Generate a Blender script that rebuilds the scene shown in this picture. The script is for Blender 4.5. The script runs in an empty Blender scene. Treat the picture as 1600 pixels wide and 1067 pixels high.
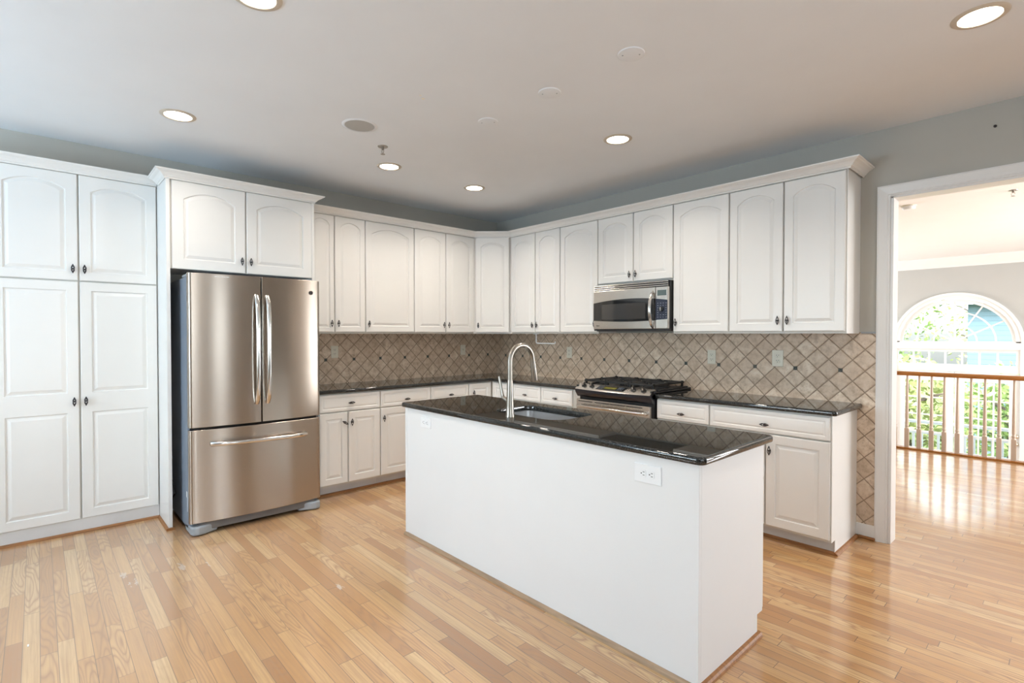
import bpy, bmesh, math, random
from mathutils import Vector, Matrix
S = bpy.context.scene
COL = S.collection
PI = math.pi
R = math.radians

# ------------------------------------------------------------------ camera, world, lights, exposure
cam_data = bpy.data.cameras.new('camera')
cam_data.sensor_width = 36.0
cam_data.lens = 811.7 / 1600 * 36.0
cam = bpy.data.objects.new('camera', cam_data)
COL.objects.link(cam)
yaw, pitch = R(47.556), R(0.812)
fw = Vector((-math.sin(yaw) * math.cos(pitch), math.cos(yaw) * math.cos(pitch), -math.sin(pitch)))
cam.location = (4.7537, -4.1015, 1.3711)
cam.rotation_euler = fw.to_track_quat('-Z', 'Y').to_euler()
cam_data.clip_start = 0.05
S.camera = cam

S.view_settings.view_transform = 'Standard'
S.view_settings.look = 'None'
S.view_settings.exposure = 0.76
S.view_settings.gamma = 1.0
S.view_settings.use_curve_mapping = False

W = bpy.data.worlds.new('sky')
S.world = W
W.use_nodes = True
wn = W.node_tree
bg = wn.nodes['Background']
sky = wn.nodes.new('ShaderNodeTexSky')
sky.sky_type = 'NISHITA'
sky.sun_disc = False
sky.sun_elevation = R(50)
sky.sun_rotation = R(200)
sky.air_density = 1.0
sky.dust_density = 3.0
haze = wn.nodes.new('ShaderNodeHueSaturation')
haze.inputs['Saturation'].default_value = 0.45
wn.links.new(sky.outputs[0], haze.inputs['Color'])
wn.links.new(haze.outputs[0], bg.inputs[0])
bg.inputs[1].default_value = 0.85


def area_light(name, loc, direction, sx, sy, power, color):
    d = bpy.data.lights.new(name, 'AREA')
    d.shape = 'RECTANGLE'
    d.size, d.size_y = sx, sy
    d.energy = power
    d.color = color
    o = bpy.data.objects.new(name, d)
    COL.objects.link(o)
    o.location = loc
    o.rotation_euler = Vector(direction).to_track_quat('-Z', 'Y').to_euler()
    return o


FILL_TINT = (0.58, 0.80, 1.0)
# added lamps at unseen windows behind the camera, tilted up to lift the ceiling
area_light('added_rear_uplight', (1.7, -6.93, 1.5), (0.0, 1, 1.9), 1.9, 1.3, 88, FILL_TINT)
for side_y, side_w in ((-5.35, 26), (-4.05, 24), (-2.75, 15)):  # narrow added side lamps, spaced to streak the steel refrigerator doors
    area_light('added_side_uplight', (7.42, side_y, 1.5), (-1, 0.0, 1.9), 0.5, 1.6, side_w, (0.82, 0.91, 1.0))
# added lamps at unseen side windows, brightening the far room and its floor
for fam_y in (3.2, 5.05):
    area_light('added_family_fill', (7.9, fam_y, 1.35), (-1, -0.1, 0.15), 1.2, 1.9, 100, (0.97, 0.98, 1.0))
area_light('added_family_fill', (-0.4, 5.8, 1.2), (1, -0.3, 0.4), 2.6, 2.2, 95, (0.97, 0.98, 1.0))


# ------------------------------------------------------------------ node helpers and materials
class NT:
    def __init__(s, name):
        s.m = bpy.data.materials.new(name)
        s.m.use_nodes = True
        s.t = s.m.node_tree
        s.b = s.t.nodes['Principled BSDF']

    def n(s, typ, **kw):
        x = s.t.nodes.new(typ)
        for k, v in kw.items():
            setattr(x, k, v)
        return x

    def l(s, a, b):
        s.t.links.new(a, b)

    def put(s, sock, v):
        if hasattr(v, 'links') or isinstance(v, bpy.types.NodeSocket):
            s.l(v, sock)
        else:
            sock.default_value = v

    def math(s, op, a, b=0.0, c=0.0):
        x = s.n('ShaderNodeMath', operation=op)
        s.put(x.inputs[0], a)
        s.put(x.inputs[1], b)
        if op in ('WRAP', 'COMPARE', 'MULTIPLY_ADD', 'SMOOTH_MIN'):
            s.put(x.inputs[2], c)
        return x.outputs[0]

    def xyz(s):
        tc = s.n('ShaderNodeTexCoord')
        sp = s.n('ShaderNodeSeparateXYZ')
        s.l(tc.outputs['Object'], sp.inputs[0])
        return sp.outputs[0], sp.outputs[1], sp.outputs[2], tc.outputs['Object']

    def vec(s, x, y, z=0.0):
        c = s.n('ShaderNodeCombineXYZ')
        s.put(c.inputs[0], x)
        s.put(c.inputs[1], y)
        s.put(c.inputs[2], z)
        return c.outputs[0]

    def noise(s, v, scale=5.0, detail=3.0, rough=0.5, dist=0.0):
        x = s.n('ShaderNodeTexNoise')
        if v is not None:
            s.l(v, x.inputs['Vector'])
        x.inputs['Scale'].default_value = scale
        x.inputs['Detail'].default_value = detail
        x.inputs['Roughness'].default_value = rough
        x.inputs['Distortion'].default_value = dist
        return x.outputs['Fac']

    def white(s, v):
        x = s.n('ShaderNodeTexWhiteNoise', noise_dimensions='3D')
        s.l(v, x.inputs['Vector'])
        return x.outputs['Value']

    def ramp(s, fac, stops):
        x = s.n('ShaderNodeValToRGB')
        e = x.color_ramp.elements
        while len(e) < len(stops):
            e.new(0.5)
        for i, (p, c) in enumerate(stops):
            e[i].position = p
            e[i].color = (*c, 1)
        s.l(fac, x.inputs[0])
        return x.outputs[0]

    def mix(s, fac, a, b, blend='MIX'):
        x = s.n('ShaderNodeMix', data_type='RGBA', blend_type=blend)
        s.put(x.inputs[0], fac)
        s.put(x.inputs[6], a if not isinstance(a, tuple) else (*a, 1))
        s.put(x.inputs[7], b if not isinstance(b, tuple) else (*b, 1))
        return x.outputs[2]

    def bump(s, h, strength=0.2, dist=0.002):
        x = s.n('ShaderNodeBump')
        x.inputs['Strength'].default_value = strength
        x.inputs['Distance'].default_value = dist
        s.l(h, x.inputs['Height'])
        s.l(x.outputs[0], s.b.inputs['Normal'])

    def set(s, **kw):
        for k, v in kw.items():
            sock = s.b.inputs[k.replace('_', ' ')]
            if isinstance(v, tuple) and len(v) == 3:
                v = (*v, 1)
            s.put(sock, v)


def paint(name, col, rough=0.4, mott=0.03, bump=0.03, bscale=60.0, **kw):
    n = NT(name)
    x, y, z, o = n.xyz()
    f = n.noise(o, 3.0, 4.0)
    lo = tuple(c * (1 - mott) for c in col)
    hi = tuple(min(1, c * (1 + mott)) for c in col)
    n.set(Base_Color=n.ramp(f, [(0.3, lo), (0.7, hi)]), Roughness=rough, **kw)
    if bump:
        n.bump(n.noise(o, bscale, 2.0), bump, 0.002)
    return n.m


def metal(name, col, rough=0.25, aniso=0.0, brush=None):
    n = NT(name)
    n.set(Base_Color=col, Metallic=1.0, Roughness=rough)
    if aniso:
        n.set(Anisotropic=aniso, Anisotropic_Rotation=0.25)
        t = n.n('ShaderNodeTangent', direction_type='RADIAL', axis='Z')
        n.l(t.outputs[0], n.b.inputs['Tangent'])
    if brush:
        x, y, z, o = n.xyz()
        f = n.noise(n.vec(n.math('MULTIPLY', x, brush[0]), n.math('MULTIPLY', y, brush[1]), n.math('MULTIPLY', z, brush[2])), 1.0, 2.0)
        n.set(Roughness=n.math('MULTIPLY_ADD', f, 0.14, rough - 0.07))
        n.bump(f, 0.03, 0.001)
    return n.m


def emit(name, col, strength):
    n = NT(name)
    n.set(Base_Color=col if strength < 1 else (0.9, 0.9, 0.9), Emission_Color=col, Emission_Strength=strength)
    return n.m


def glass_pane(name):
    n = NT(name)
    out = [x for x in n.t.nodes if x.type == 'OUTPUT_MATERIAL'][0]
    tr = n.n('ShaderNodeBsdfTransparent')
    tr.inputs[0].default_value = (0.95, 0.98, 0.98, 1)
    gl = n.n('ShaderNodeBsdfGlossy')
    gl.inputs['Roughness'].default_value = 0.02
    fr = n.n('ShaderNodeFresnel')
    fr.inputs[0].default_value = 1.35
    mx = n.n('ShaderNodeMixShader')
    n.l(fr.outputs[0], mx.inputs[0])
    n.l(tr.outputs[0], mx.inputs[1])
    n.l(gl.outputs[0], mx.inputs[2])
    n.l(mx.outputs[0], out.inputs[0])
    return n.m


def wood_floor():
    n = NT('oak_strip_floor')
    x, y, z, o = n.xyz()
    w, L = 0.057, 0.62
    v = n.math('DIVIDE', y, w)
    row = n.math('FLOOR', v)
    fv = n.math('FRACT', v)
    r1 = n.white(n.vec(row, 3.3, 1.7))
    r2 = n.white(n.vec(row, 9.1, 4.2))
    ln = n.math('MULTIPLY_ADD', r2, 0.6, 0.7)
    u = n.math('ADD', n.math('DIVIDE', n.math('DIVIDE', x, L), ln), n.math('MULTIPLY', r1, 17.0))
    pl = n.math('FLOOR', u)
    fu = n.math('FRACT', u)
    pid = n.white(n.vec(row, pl, 0.5))
    pid2 = n.white(n.vec(row, pl, 7.5))
    base = n.ramp(pid, [(0.0, (0.40, 0.17, 0.045)), (0.13, (0.50, 0.245, 0.075)), (0.4, (0.60, 0.325, 0.115)), (0.72, (0.66, 0.39, 0.155)), (1.0, (0.72, 0.49, 0.24))])
    off = n.math('MULTIPLY', pid2, 40.0)
    # long straight grain
    g1 = n.noise(n.vec(n.math('MULTIPLY_ADD', x, 2.2, off), n.math('MULTIPLY', y, 110.0), off), 1.0, 3.0, 0.55)
    # cathedral figure: rings of a stretched noise field
    field = n.noise(n.vec(n.math('MULTIPLY_ADD', x, 1.6, off), n.math('MULTIPLY', y, 13.0), off), 1.0, 1.0, 0.4)
    rings = n.math('FRACT', n.math('MULTIPLY', field, 14.0))
    rings = n.math('ABSOLUTE', n.math('SUBTRACT', rings, 0.5))
    figured = n.math('GREATER_THAN', pid2, 0.45)
    gr = n.math('MULTIPLY', n.math('POWER', n.math('MULTIPLY', rings, 2.0), 2.5), n.math('MULTIPLY_ADD', figured, 0.72, 0.16))
    c = n.mix(gr, base, (0.36, 0.17, 0.065))
    c = n.mix(n.math('MULTIPLY', n.math('SUBTRACT', g1, 0.38), 1.9), c, (0.40, 0.21, 0.09))
    # seams
    ev = n.math('ABSOLUTE', n.math('SUBTRACT', fv, 0.5))
    sv = n.math('GREATER_THAN', ev, 0.479)
    eu = n.math('MULTIPLY', n.math('SUBTRACT', 0.5, n.math('ABSOLUTE', n.math('SUBTRACT', fu, 0.5))), L)
    su = n.math('LESS_THAN', eu, 0.0013)
    seam = n.math('MAXIMUM', sv, su)
    vary = n.noise(o, 1.3, 2.0)
    c = n.mix(n.math('MULTIPLY', seam, n.math('MULTIPLY_ADD', vary, 0.9, 0.45)), c, (0.13, 0.07, 0.035))
    # worn patches where the finish is scraped off, in front of the pantry and refrigerator
    worn = None
    for (px, py, rx, ry) in ((1.097, -3.751, 0.055, 0.022), (1.198, -3.485, 0.085, 0.024), (1.27, -3.36, 0.16, 0.012), (1.25, -3.72, 0.1, 0.05), (2.05, -2.9, 0.05, 0.02)):
        dx = n.math('DIVIDE', n.math('SUBTRACT', x, px), rx)
        dy = n.math('DIVIDE', n.math('SUBTRACT', y, py), ry)
        d = n.math('ADD', n.math('MULTIPLY', dx, dx), n.math('MULTIPLY', dy, dy))
        k = n.math('MULTIPLY', n.math('LESS_THAN', d, 1.0), n.math('GREATER_THAN', n.noise(n.vec(n.math('MULTIPLY', x, 28.0), n.math('MULTIPLY', y, 60.0), 0.0), 1.0, 5.0, 0.75), n.math('MULTIPLY_ADD', d, 0.2, 0.42 if rx < 0.09 else 0.52)))
        worn = k if worn is None else n.math('MAXIMUM', worn, k)
    c = n.mix(n.math('MULTIPLY', worn, 0.6), c, (0.72, 0.69, 0.65))
    # worn finish plus painted-in daylight: paler and greyer around the pantry aisle
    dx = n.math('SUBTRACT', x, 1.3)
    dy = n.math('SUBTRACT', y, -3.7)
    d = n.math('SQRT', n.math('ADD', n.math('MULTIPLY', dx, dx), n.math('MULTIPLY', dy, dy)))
    wear_daylight = n.math('MULTIPLY', n.math('MAXIMUM', n.math('SUBTRACT', 1.0, n.math('DIVIDE', d, 2.9)), 0.0), 0.30)
    c = n.mix(wear_daylight, c, (0.62, 0.51, 0.40))
    rough = n.math('MULTIPLY_ADD', n.noise(o, 6.0, 3.0), 0.08, 0.07)
    rough = n.math('ADD', rough, n.math('MULTIPLY', wear_daylight, 0.25))
    n.set(Base_Color=c, Roughness=0.35, Coat_Weight=1.0, Coat_IOR=1.58, Coat_Roughness=rough)
    tilt = n.math('MULTIPLY', pid2, n.math('SUBTRACT', fv, 0.5))
    h = n.math('ADD', n.math('MULTIPLY', seam, -1.0), n.math('ADD', n.math('MULTIPLY', tilt, 0.8), n.math('MULTIPLY', n.noise(n.vec(n.math('MULTIPLY', x, 3.0), n.math('MULTIPLY', y, 14.0), 0.0), 1.0, 1.0), 0.5)))
    n.bump(h, 0.12, 0.003)
    return n.m


def tile_wall(name, axis, s0, z0, d):
    n = NT(name)
    x, y, z, o = n.xyz()
    s = x if axis == 'x' else y
    ds = n.math('SUBTRACT', s, s0)
    dz = n.math('SUBTRACT', z, z0)
    u = n.math('DIVIDE', n.math('ADD', ds, dz), d)
    v = n.math('DIVIDE', n.math('SUBTRACT', ds, dz), d)
    eu = n.math('ABSOLUTE', n.math('SUBTRACT', n.math('FRACT', u), 0.5))
    ev = n.math('ABSOLUTE', n.math('SUBTRACT', n.math('FRACT', v), 0.5))
    wob = n.math('MULTIPLY', n.math('SUBTRACT', n.noise(o, 28.0, 3.0), 0.5), 0.035)
    e = n.math('ADD', n.math('MAXIMUM', eu, ev), wob)
    grout = n.math('GREATER_THAN', e, 0.468)
    tid = n.white(n.vec(n.math('FLOOR', u), n.math('FLOOR', v), 0.5))
    mott = n.noise(o, 22.0, 5.0, 0.62)
    mott2 = n.noise(o, 90.0, 3.0, 0.6)
    c = n.ramp(mott, [(0.30, (0.44, 0.325, 0.225)), (0.47, (0.67, 0.535, 0.405)), (0.53, (0.73, 0.595, 0.46)), (0.72, (0.85, 0.745, 0.62))])
    c = n.mix(n.math('MULTIPLY', tid, 0.55), c, (0.50, 0.36, 0.245))
    c = n.mix(n.math('MULTIPLY', n.math('GREATER_THAN', mott2, 0.62), 0.35), c, (0.34, 0.25, 0.18))
    c = n.mix(grout, c, (0.31, 0.225, 0.155))
    m = n.math('SUBTRACT', n.math('MODULO', n.math('ADD', ds, 40 * d + d), 2 * d), d)
    ax = n.math('LESS_THAN', n.math('ABSOLUTE', m), 0.0135)
    az = n.math('LESS_THAN', n.math('ABSOLUTE', dz), 0.0135)
    acc = n.math('MULTIPLY', ax, az)
    ac = n.ramp(n.noise(o, 160.0, 2.0), [(0.4, (0.02, 0.025, 0.022)), (0.65, (0.13, 0.14, 0.12))])
    c = n.mix(acc, c, ac)
    n.set(Base_Color=c, Roughness=0.42)
    h = n.math('SMOOTH_MIN', n.math('MULTIPLY', n.math('SUBTRACT', 0.5, e), 12.0), 1.0, 0.4)
    h = n.math('ADD', h, n.math('MULTIPLY', mott, 0.35))
    n.bump(h, 0.55, 0.004)
    return n.m


def granite():
    n = NT('black_granite')
    x, y, z, o = n.xyz()
    a = n.noise(o, 140.0, 3.0, 0.7)
    b = n.noise(o, 420.0, 2.0, 0.6)
    c = n.ramp(a, [(0.42, (0.006, 0.006, 0.006)), (0.58, (0.016, 0.016, 0.015)), (0.70, (0.10, 0.095, 0.08))])
    c = n.mix(n.math('MULTIPLY', n.math('GREATER_THAN', b, 0.63), 0.6), c, (0.36, 0.37, 0.36))
    n.set(Base_Color=c, Roughness=0.02, Specular_IOR_Level=0.62)
    return n.m


def siding(name, col):
    n = NT(name)
    x, y, z, o = n.xyz()
    f = n.math('FRACT', n.math('DIVIDE', z, 0.16))
    c = n.mix(n.math('LESS_THAN', f, 0.1), col, tuple(k * 0.6 for k in col))
    n.set(Base_Color=c, Roughness=0.7)
    return n.m


def wood(name, col, rough=0.3):
    n = NT(name)
    x, y, z, o = n.xyz()
    g = n.noise(n.vec(n.math('MULTIPLY', x, 6.0), n.math('MULTIPLY', y, 60.0), n.math('MULTIPLY', z, 60.0)), 1.0, 3.0)
    n.set(Base_Color=n.ramp(g, [(0.3, tuple(k * 0.7 for k in col)), (0.7, tuple(k * 1.15 for k in col))]), Roughness=rough)
    return n.m


M = {}
M['cab'] = paint('white_cabinet_paint', (0.83, 0.82, 0.795), 0.34, 0.015, 0.02)
M['frame'] = paint('face_frame_paint', (0.70, 0.68, 0.63), 0.45, 0.02, 0.0)
M['isl'] = paint('island_panel_paint', (0.80, 0.80, 0.80), 0.5, 0.01, 0.02, 30)
M['trim'] = paint('white_trim_paint', (0.80, 0.79, 0.77), 0.35, 0.015, 0.015)
M['toe'] = paint('scuffed_toe_kick_paint', (0.66, 0.65, 0.64), 0.55, 0.08, 0.02)
M['wall'] = paint('grey_green_wall_paint', (0.465, 0.45, 0.405), 0.75, 0.02, 0.05, 150)
M['farwall'] = paint('pale_grey_wall_paint', (0.47, 0.47, 0.45), 0.75, 0.015, 0.03, 150)
M['ceil'] = paint('ceiling_paint', (0.81, 0.83, 0.85), 0.85, 0.012, 0.03, 120)
M['farceil'] = paint('white_ceiling_paint', (0.86, 0.85, 0.83), 0.85, 0.01, 0.02, 120)
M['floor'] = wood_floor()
M['tileR'] = tile_wall('tumbled_tile_range_side', 'x', 0.168, 1.122, 0.14463)
M['tileL'] = tile_wall('tumbled_tile_refrigerator_side', 'y', -0.432, 1.130, 0.14035)
M['granite'] = granite()
M['steel'] = metal('brushed_stainless_steel', (0.46, 0.40, 0.345), 0.25, 0.9)
M['steelh'] = metal('stainless_trim', (0.62, 0.585, 0.54), 0.27)
M['chrome'] = metal('polished_handle_steel', (0.70, 0.68, 0.65), 0.16)
M['nickel'] = metal('brushed_nickel', (0.36, 0.33, 0.29), 0.33)
M['sinksteel'] = metal('sink_steel', (0.66, 0.67, 0.68), 0.3)
M['pewter'] = metal('dark_pewter', (0.075, 0.07, 0.075), 0.35)
M['case'] = paint('refrigerator_case_grey', (0.24, 0.28, 0.34), 0.35, 0.02, 0.03, 200)
M['grey'] = paint('grey_plastic', (0.33, 0.36, 0.39), 0.45, 0.02, 0.0)
M['dgrey'] = paint('dark_grey_plastic', (0.07, 0.065, 0.062), 0.45, 0.02, 0.0)
M['kick'] = paint('grey_brown_kick_plate', (0.16, 0.15, 0.145), 0.5, 0.02, 0.0)
M['black'] = paint('black_plastic', (0.012, 0.012, 0.013), 0.35, 0.02, 0.0)
M['enamel'] = paint('black_enamel', (0.014, 0.015, 0.022), 0.28, 0.02, 0.0)
M['iron'] = paint('cast_iron', (0.014, 0.014, 0.014), 0.5, 0.1, 0.1, 200)
M['bglass'] = paint('black_glass', (0.012, 0.014, 0.016), 0.05, 0.0, 0.0, Specular_IOR_Level=0.8)
M['key'] = paint('navy_keypad', (0.02, 0.026, 0.05), 0.3, 0.02, 0.0)
M['ink'] = paint('pale_legend_ink', (0.28, 0.31, 0.38), 0.5, 0.0, 0.0)
M['lcd'] = emit('oven_clock_display', (0.10, 0.09, 0.008), 0.3)
M['lcdm'] = paint('unlit_display', (0.10, 0.14, 0.14), 0.15, 0.02, 0.0)
M['almond'] = paint('almond_plastic', (0.74, 0.71, 0.60), 0.35, 0.01, 0.0)
M['white'] = paint('white_plastic', (0.84, 0.85, 0.86), 0.35, 0.01, 0.0)
M['slot'] = paint('dark_slot', (0.02, 0.02, 0.025), 0.6, 0.0, 0.0)
M['speaker'] = paint('speaker_grille', (0.47, 0.46, 0.43), 0.7, 0.03, 0.1, 600)
M['bulb'] = emit('lamp_diffuser', (1.0, 0.90, 0.76), 9.0)
M['cone'] = paint('lamp_baffle', (0.85, 0.80, 0.70), 0.4, 0.01, 0.0)
M['lring'] = paint('lamp_trim_ring', (0.60, 0.52, 0.42), 0.4, 0.01, 0.0)
M['oakrail'] = wood('varnished_oak_rail', (0.42, 0.165, 0.035), 0.25)
M['shoe'] = wood('oak_shoe_molding', (0.34, 0.145, 0.045), 0.5)
M['wornshoe'] = wood('worn_shoe_molding', (0.40, 0.27, 0.17), 0.5)
M['balu'] = paint('ivory_baluster_paint', (0.60, 0.49, 0.40), 0.45, 0.01, 0.0)
M['brass'] = metal('brushed_knob_metal', (0.62, 0.55, 0.42), 0.3)
M['glass'] = glass_pane('window_glass')
M['deckw'] = paint('white_deck_paint', (0.85, 0.85, 0.85), 0.6, 0.02, 0.0)
M['deckf'] = wood('weathered_deck_boards', (0.45, 0.42, 0.38), 0.7)
M['leafA'] = paint('bright_leaf', (0.34, 0.45, 0.17), 0.5, 0.3, 0.0)
M['leafB'] = paint('yellow_green_leaf', (0.44, 0.48, 0.20), 0.5, 0.3, 0.0)
M['bark'] = paint('grey_bark', (0.16, 0.13, 0.11), 0.9, 0.2, 0.3, 30)
M['lawn'] = paint('lawn_green', (0.16, 0.24, 0.08), 0.9, 0.25, 0.1, 20)
M['siding'] = siding('blue_grey_siding', (0.14, 0.215, 0.26))
M['roof'] = paint('dark_shingle', (0.09, 0.15, 0.19), 0.8, 0.2, 0.2, 15)


# ------------------------------------------------------------------ mesh helpers
def BM():
    return bmesh.new()


def obj(name, bm, mat, parent=None, loc=None, smooth=False, bevel=0.0, seg=2):
    bmesh.ops.recalc_face_normals(bm, faces=bm.faces[:])
    me = bpy.data.meshes.new(name)
    bm.to_mesh(me)
    bm.free()
    me.materials.append(M[mat] if isinstance(mat, str) else mat)
    o = bpy.data.objects.new(name, me)
    COL.objects.link(o)
    if loc:
        o.location = loc
    if parent:
        o.parent = parent
    if smooth:
        for p in me.polygons:
            p.use_smooth = True
        me.set_sharp_from_angle(angle=R(40))
        if name == 'countertop':
            for p in me.polygons:
                if abs(p.normal.z) > 0.999:
                    p.use_smooth = False
    if bevel:
        b = o.modifiers.new('edge', 'BEVEL')
        b.width = bevel
        b.segments = seg
        b.limit_method = 'ANGLE'
        b.angle_limit = R(40)
    return o


def box(bm, x0, x1, y0, y1, z0, z1):
    vs = [bm.verts.new((x, y, z)) for z in (z0, z1) for (x, y) in ((x0, y0), (x1, y0), (x1, y1), (x0, y1))]
    for f in ((3, 2, 1, 0), (4, 5, 6, 7), (0, 1, 5, 4), (1, 2, 6, 5), (2, 3, 7, 6), (3, 0, 4, 7)):
        bm.faces.new([vs[i] for i in f])
    return vs


def bx(*a):
    bm = BM()
    box(bm, *a)
    return bm


def prism(bm, pts, f, t0, t1):
    """extrude 2-D polygon pts from t0 to t1; f(a, b, t) -> 3-D"""
    A = [bm.verts.new(f(a, b, t0)) for a, b in pts]
    B = [bm.verts.new(f(a, b, t1)) for a, b in pts]
    k = len(pts)
    bm.faces.new(A)
    bm.faces.new(B[::-1])
    for i in range(k):
        bm.faces.new((A[i], A[(i + 1) % k], B[(i + 1) % k], B[i]))


def lathe(bm, prof, seg=24, M4=None):
    """prof: list of (r, h); revolve about local Z, optionally transformed"""
    M4 = M4 or Matrix()
    rings = []
    for r, h in prof:
        if r < 1e-6:
            rings.append([bm.verts.new(M4 @ Vector((0, 0, h)))])
        else:
            rings.append([bm.verts.new(M4 @ Vector((r * math.cos(2 * PI * i / seg), r * math.sin(2 * PI * i / seg), h))) for i in range(seg)])
    for a, b in zip(rings, rings[1:]):
        for i in range(seg):
            j = (i + 1) % seg
            if len(a) == 1 and len(b) == 1:
                continue
            if len(a) == 1:
                bm.faces.new((a[0], b[i], b[j]))
            elif len(b) == 1:
                bm.faces.new((a[i], a[j], b[0]))
            else:
                bm.faces.new((a[i], a[j], b[j], b[i]))
    for rg, fl in ((rings[0], True), (rings[-1], False)):
        if len(rg) > 1:
            bm.faces.new(rg[::-1] if fl else rg)


def tube(bm, pts, rad, seg=10, ry=None, up=None):
    """swept tube through pts; rad is a number or list; ry = second half-axis for oval sections"""
    pts = [Vector(p) for p in pts]
    k = len(pts)
    rads = rad if isinstance(rad, (list, tuple)) else [rad] * k
    prev = None
    rings = []
    for i, p in enumerate(pts):
        t = (pts[min(i + 1, k - 1)] - pts[max(i - 1, 0)]).normalized()
        if prev is None:
            u = Vector(up) if up else (Vector((0, 0, 1)) if abs(t.z) < 0.9 else Vector((1, 0, 0)))
        else:
            u = prev
        u = (u - t * u.dot(t)).normalized()
        prev = u
        v = t.cross(u)
        r = rads[i]
        q = r if ry is None else ry * r / rads[len(rads) // 2]
        rings.append([bm.verts.new(p + u * (r * math.cos(2 * PI * j / seg)) + v * (q * math.sin(2 * PI * j / seg))) for j in range(seg)])
    for a, b in zip(rings, rings[1:]):
        for i in range(seg):
            j = (i + 1) % seg
            bm.faces.new((a[i], a[j], b[j], b[i]))
    bm.faces.new(rings[0][::-1])
    bm.faces.new(rings[-1])


def sweep(bm, prof, path, closed=False):
    """mitred horizontal sweep: prof = (out, z) points, path = list of (x, y); out is to the right of travel"""
    k = len(path)
    P = [Vector(p) for p in path]
    rows = []
    for i in range(k):
        d0 = (P[i] - P[i - 1]).normalized() if i > 0 else None
        d1 = (P[i + 1] - P[i]).normalized() if i < k - 1 else None
        n0 = Vector((d0.y, -d0.x)) if d0 else None
        n1 = Vector((d1.y, -d1.x)) if d1 else None
        if n0 and n1:
            m = (n0 + n1)
            m = m / (1 + n0.dot(n1))
        else:
            m = n0 or n1
        rows.append([bm.verts.new((P[i].x + m.x * a, P[i].y + m.y * a, z)) for a, z in prof])
    q = len(prof)
    for a, b in zip(rows, rows[1:]):
        for i in range(q):
            j = (i + 1) % q
            bm.faces.new((a[i], a[j], b[j], b[i]))
    bm.faces.new(rows[0])
    bm.faces.new(rows[-1][::-1])


def tag(o, label, cat, group=None, kind=None):
    o['label'] = label
    o['category'] = cat
    if group:
        o['group'] = group
    if kind:
        o['kind'] = kind
    return o


def thing(name, label, cat, loc=(0, 0, 0), rz=0.0, group=None):
    o = bpy.data.objects.new(name, None)
    o.empty_display_size = 0.1
    COL.objects.link(o)
    o.location = loc
    o.rotation_euler = (0, 0, rz)
    return tag(o, label, cat, group)


def struct(name, bm, mat, label=None, parent=None, bevel=0.0, smooth=False):
    o = obj(name, bm, mat, parent, bevel=bevel, smooth=smooth)
    if not parent:
        o['kind'] = 'structure'
        if label:
            o['label'] = label
    return o


def kids(o):
    return [c for c in bpy.data.objects if c.parent == o]


def copy_tree(o, parent=None):
    c = o.copy()
    COL.objects.link(c)
    if parent:
        c.parent = parent
    for ch in kids(o):
        copy_tree(ch, c)
    return c


# ------------------------------------------------------------------ room shell
CZ = 2.71
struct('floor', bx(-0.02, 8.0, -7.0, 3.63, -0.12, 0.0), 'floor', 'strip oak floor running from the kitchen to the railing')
struct('ceiling', bx(-0.02, 8.0, -7.12, 0.12, CZ, CZ + 0.1), 'ceil', 'flat white kitchen ceiling')
struct('ceiling_family_room', bx(-0.6, 8.1, 0.12, 7.9, CZ, CZ + 0.1), 'farceil', 'bright white ceiling beyond the cased opening')
struct('wall_left', bx(-0.12, 0.0, -7.0, 0.12, 0.0, CZ), 'wall', 'grey wall behind the refrigerator and pantry')
# right wall with the cased opening (x 3.92 - 5.9, z 0 - 2.264)
OX0, OX1, OZ = 3.921, 5.9, 2.264
bm = BM()
box(bm, 0.0, OX0, 0.0, 0.12, 0.0, CZ)
box(bm, OX1, 7.6, 0.0, 0.12, 0.0, CZ)
box(bm, OX0, OX1, 0.0, 0.12, OZ, CZ)
wr = struct('wall_right', bm, 'wall', 'grey wall behind the range with a wide cased opening')
bm = BM()
lathe(bm, [(0.0, 0.0), (0.008, 0.0), (0.008, 0.006), (0.0, 0.008)], 10, Matrix.Translation((4.41, 0.0, 2.573)) @ Matrix.Rotation(PI / 2, 4, 'X'))
obj('wall_anchor', bm, 'slot', wr)
# unseen walls behind the camera; openings added for the fill lamps
bm = BM()
for a, b in ((-0.0, 0.7), (2.7, 7.6)):
    box(bm, a, b, -7.12, -7.0, 0, CZ)
for a, b in ((0.7, 2.7),):
    box(bm, a, b, -7.12, -7.0, 0, 0.8)
    box(bm, a, b, -7.12, -7.0, 2.2, CZ)
struct('wall_rear', bm, 'wall', 'unseen wall behind the camera with an added window')
bm = BM()
edges = [-7.0]
for side_y in (-5.35, -4.05, -2.75):
    edges += [side_y - 0.3, side_y + 0.3]
    box(bm, 7.5, 7.62, side_y - 0.3, side_y + 0.3, 0, 0.6)
    box(bm, 7.5, 7.62, side_y - 0.3, side_y + 0.3, 2.35, CZ)
edges.append(0.0)
for a, b in zip(edges[::2], edges[1::2]):
    box(bm, 7.5, 7.62, a, b, 0, CZ)
struct('wall_side', bm, 'wall', 'unseen side wall of the breakfast area with added windows')


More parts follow.
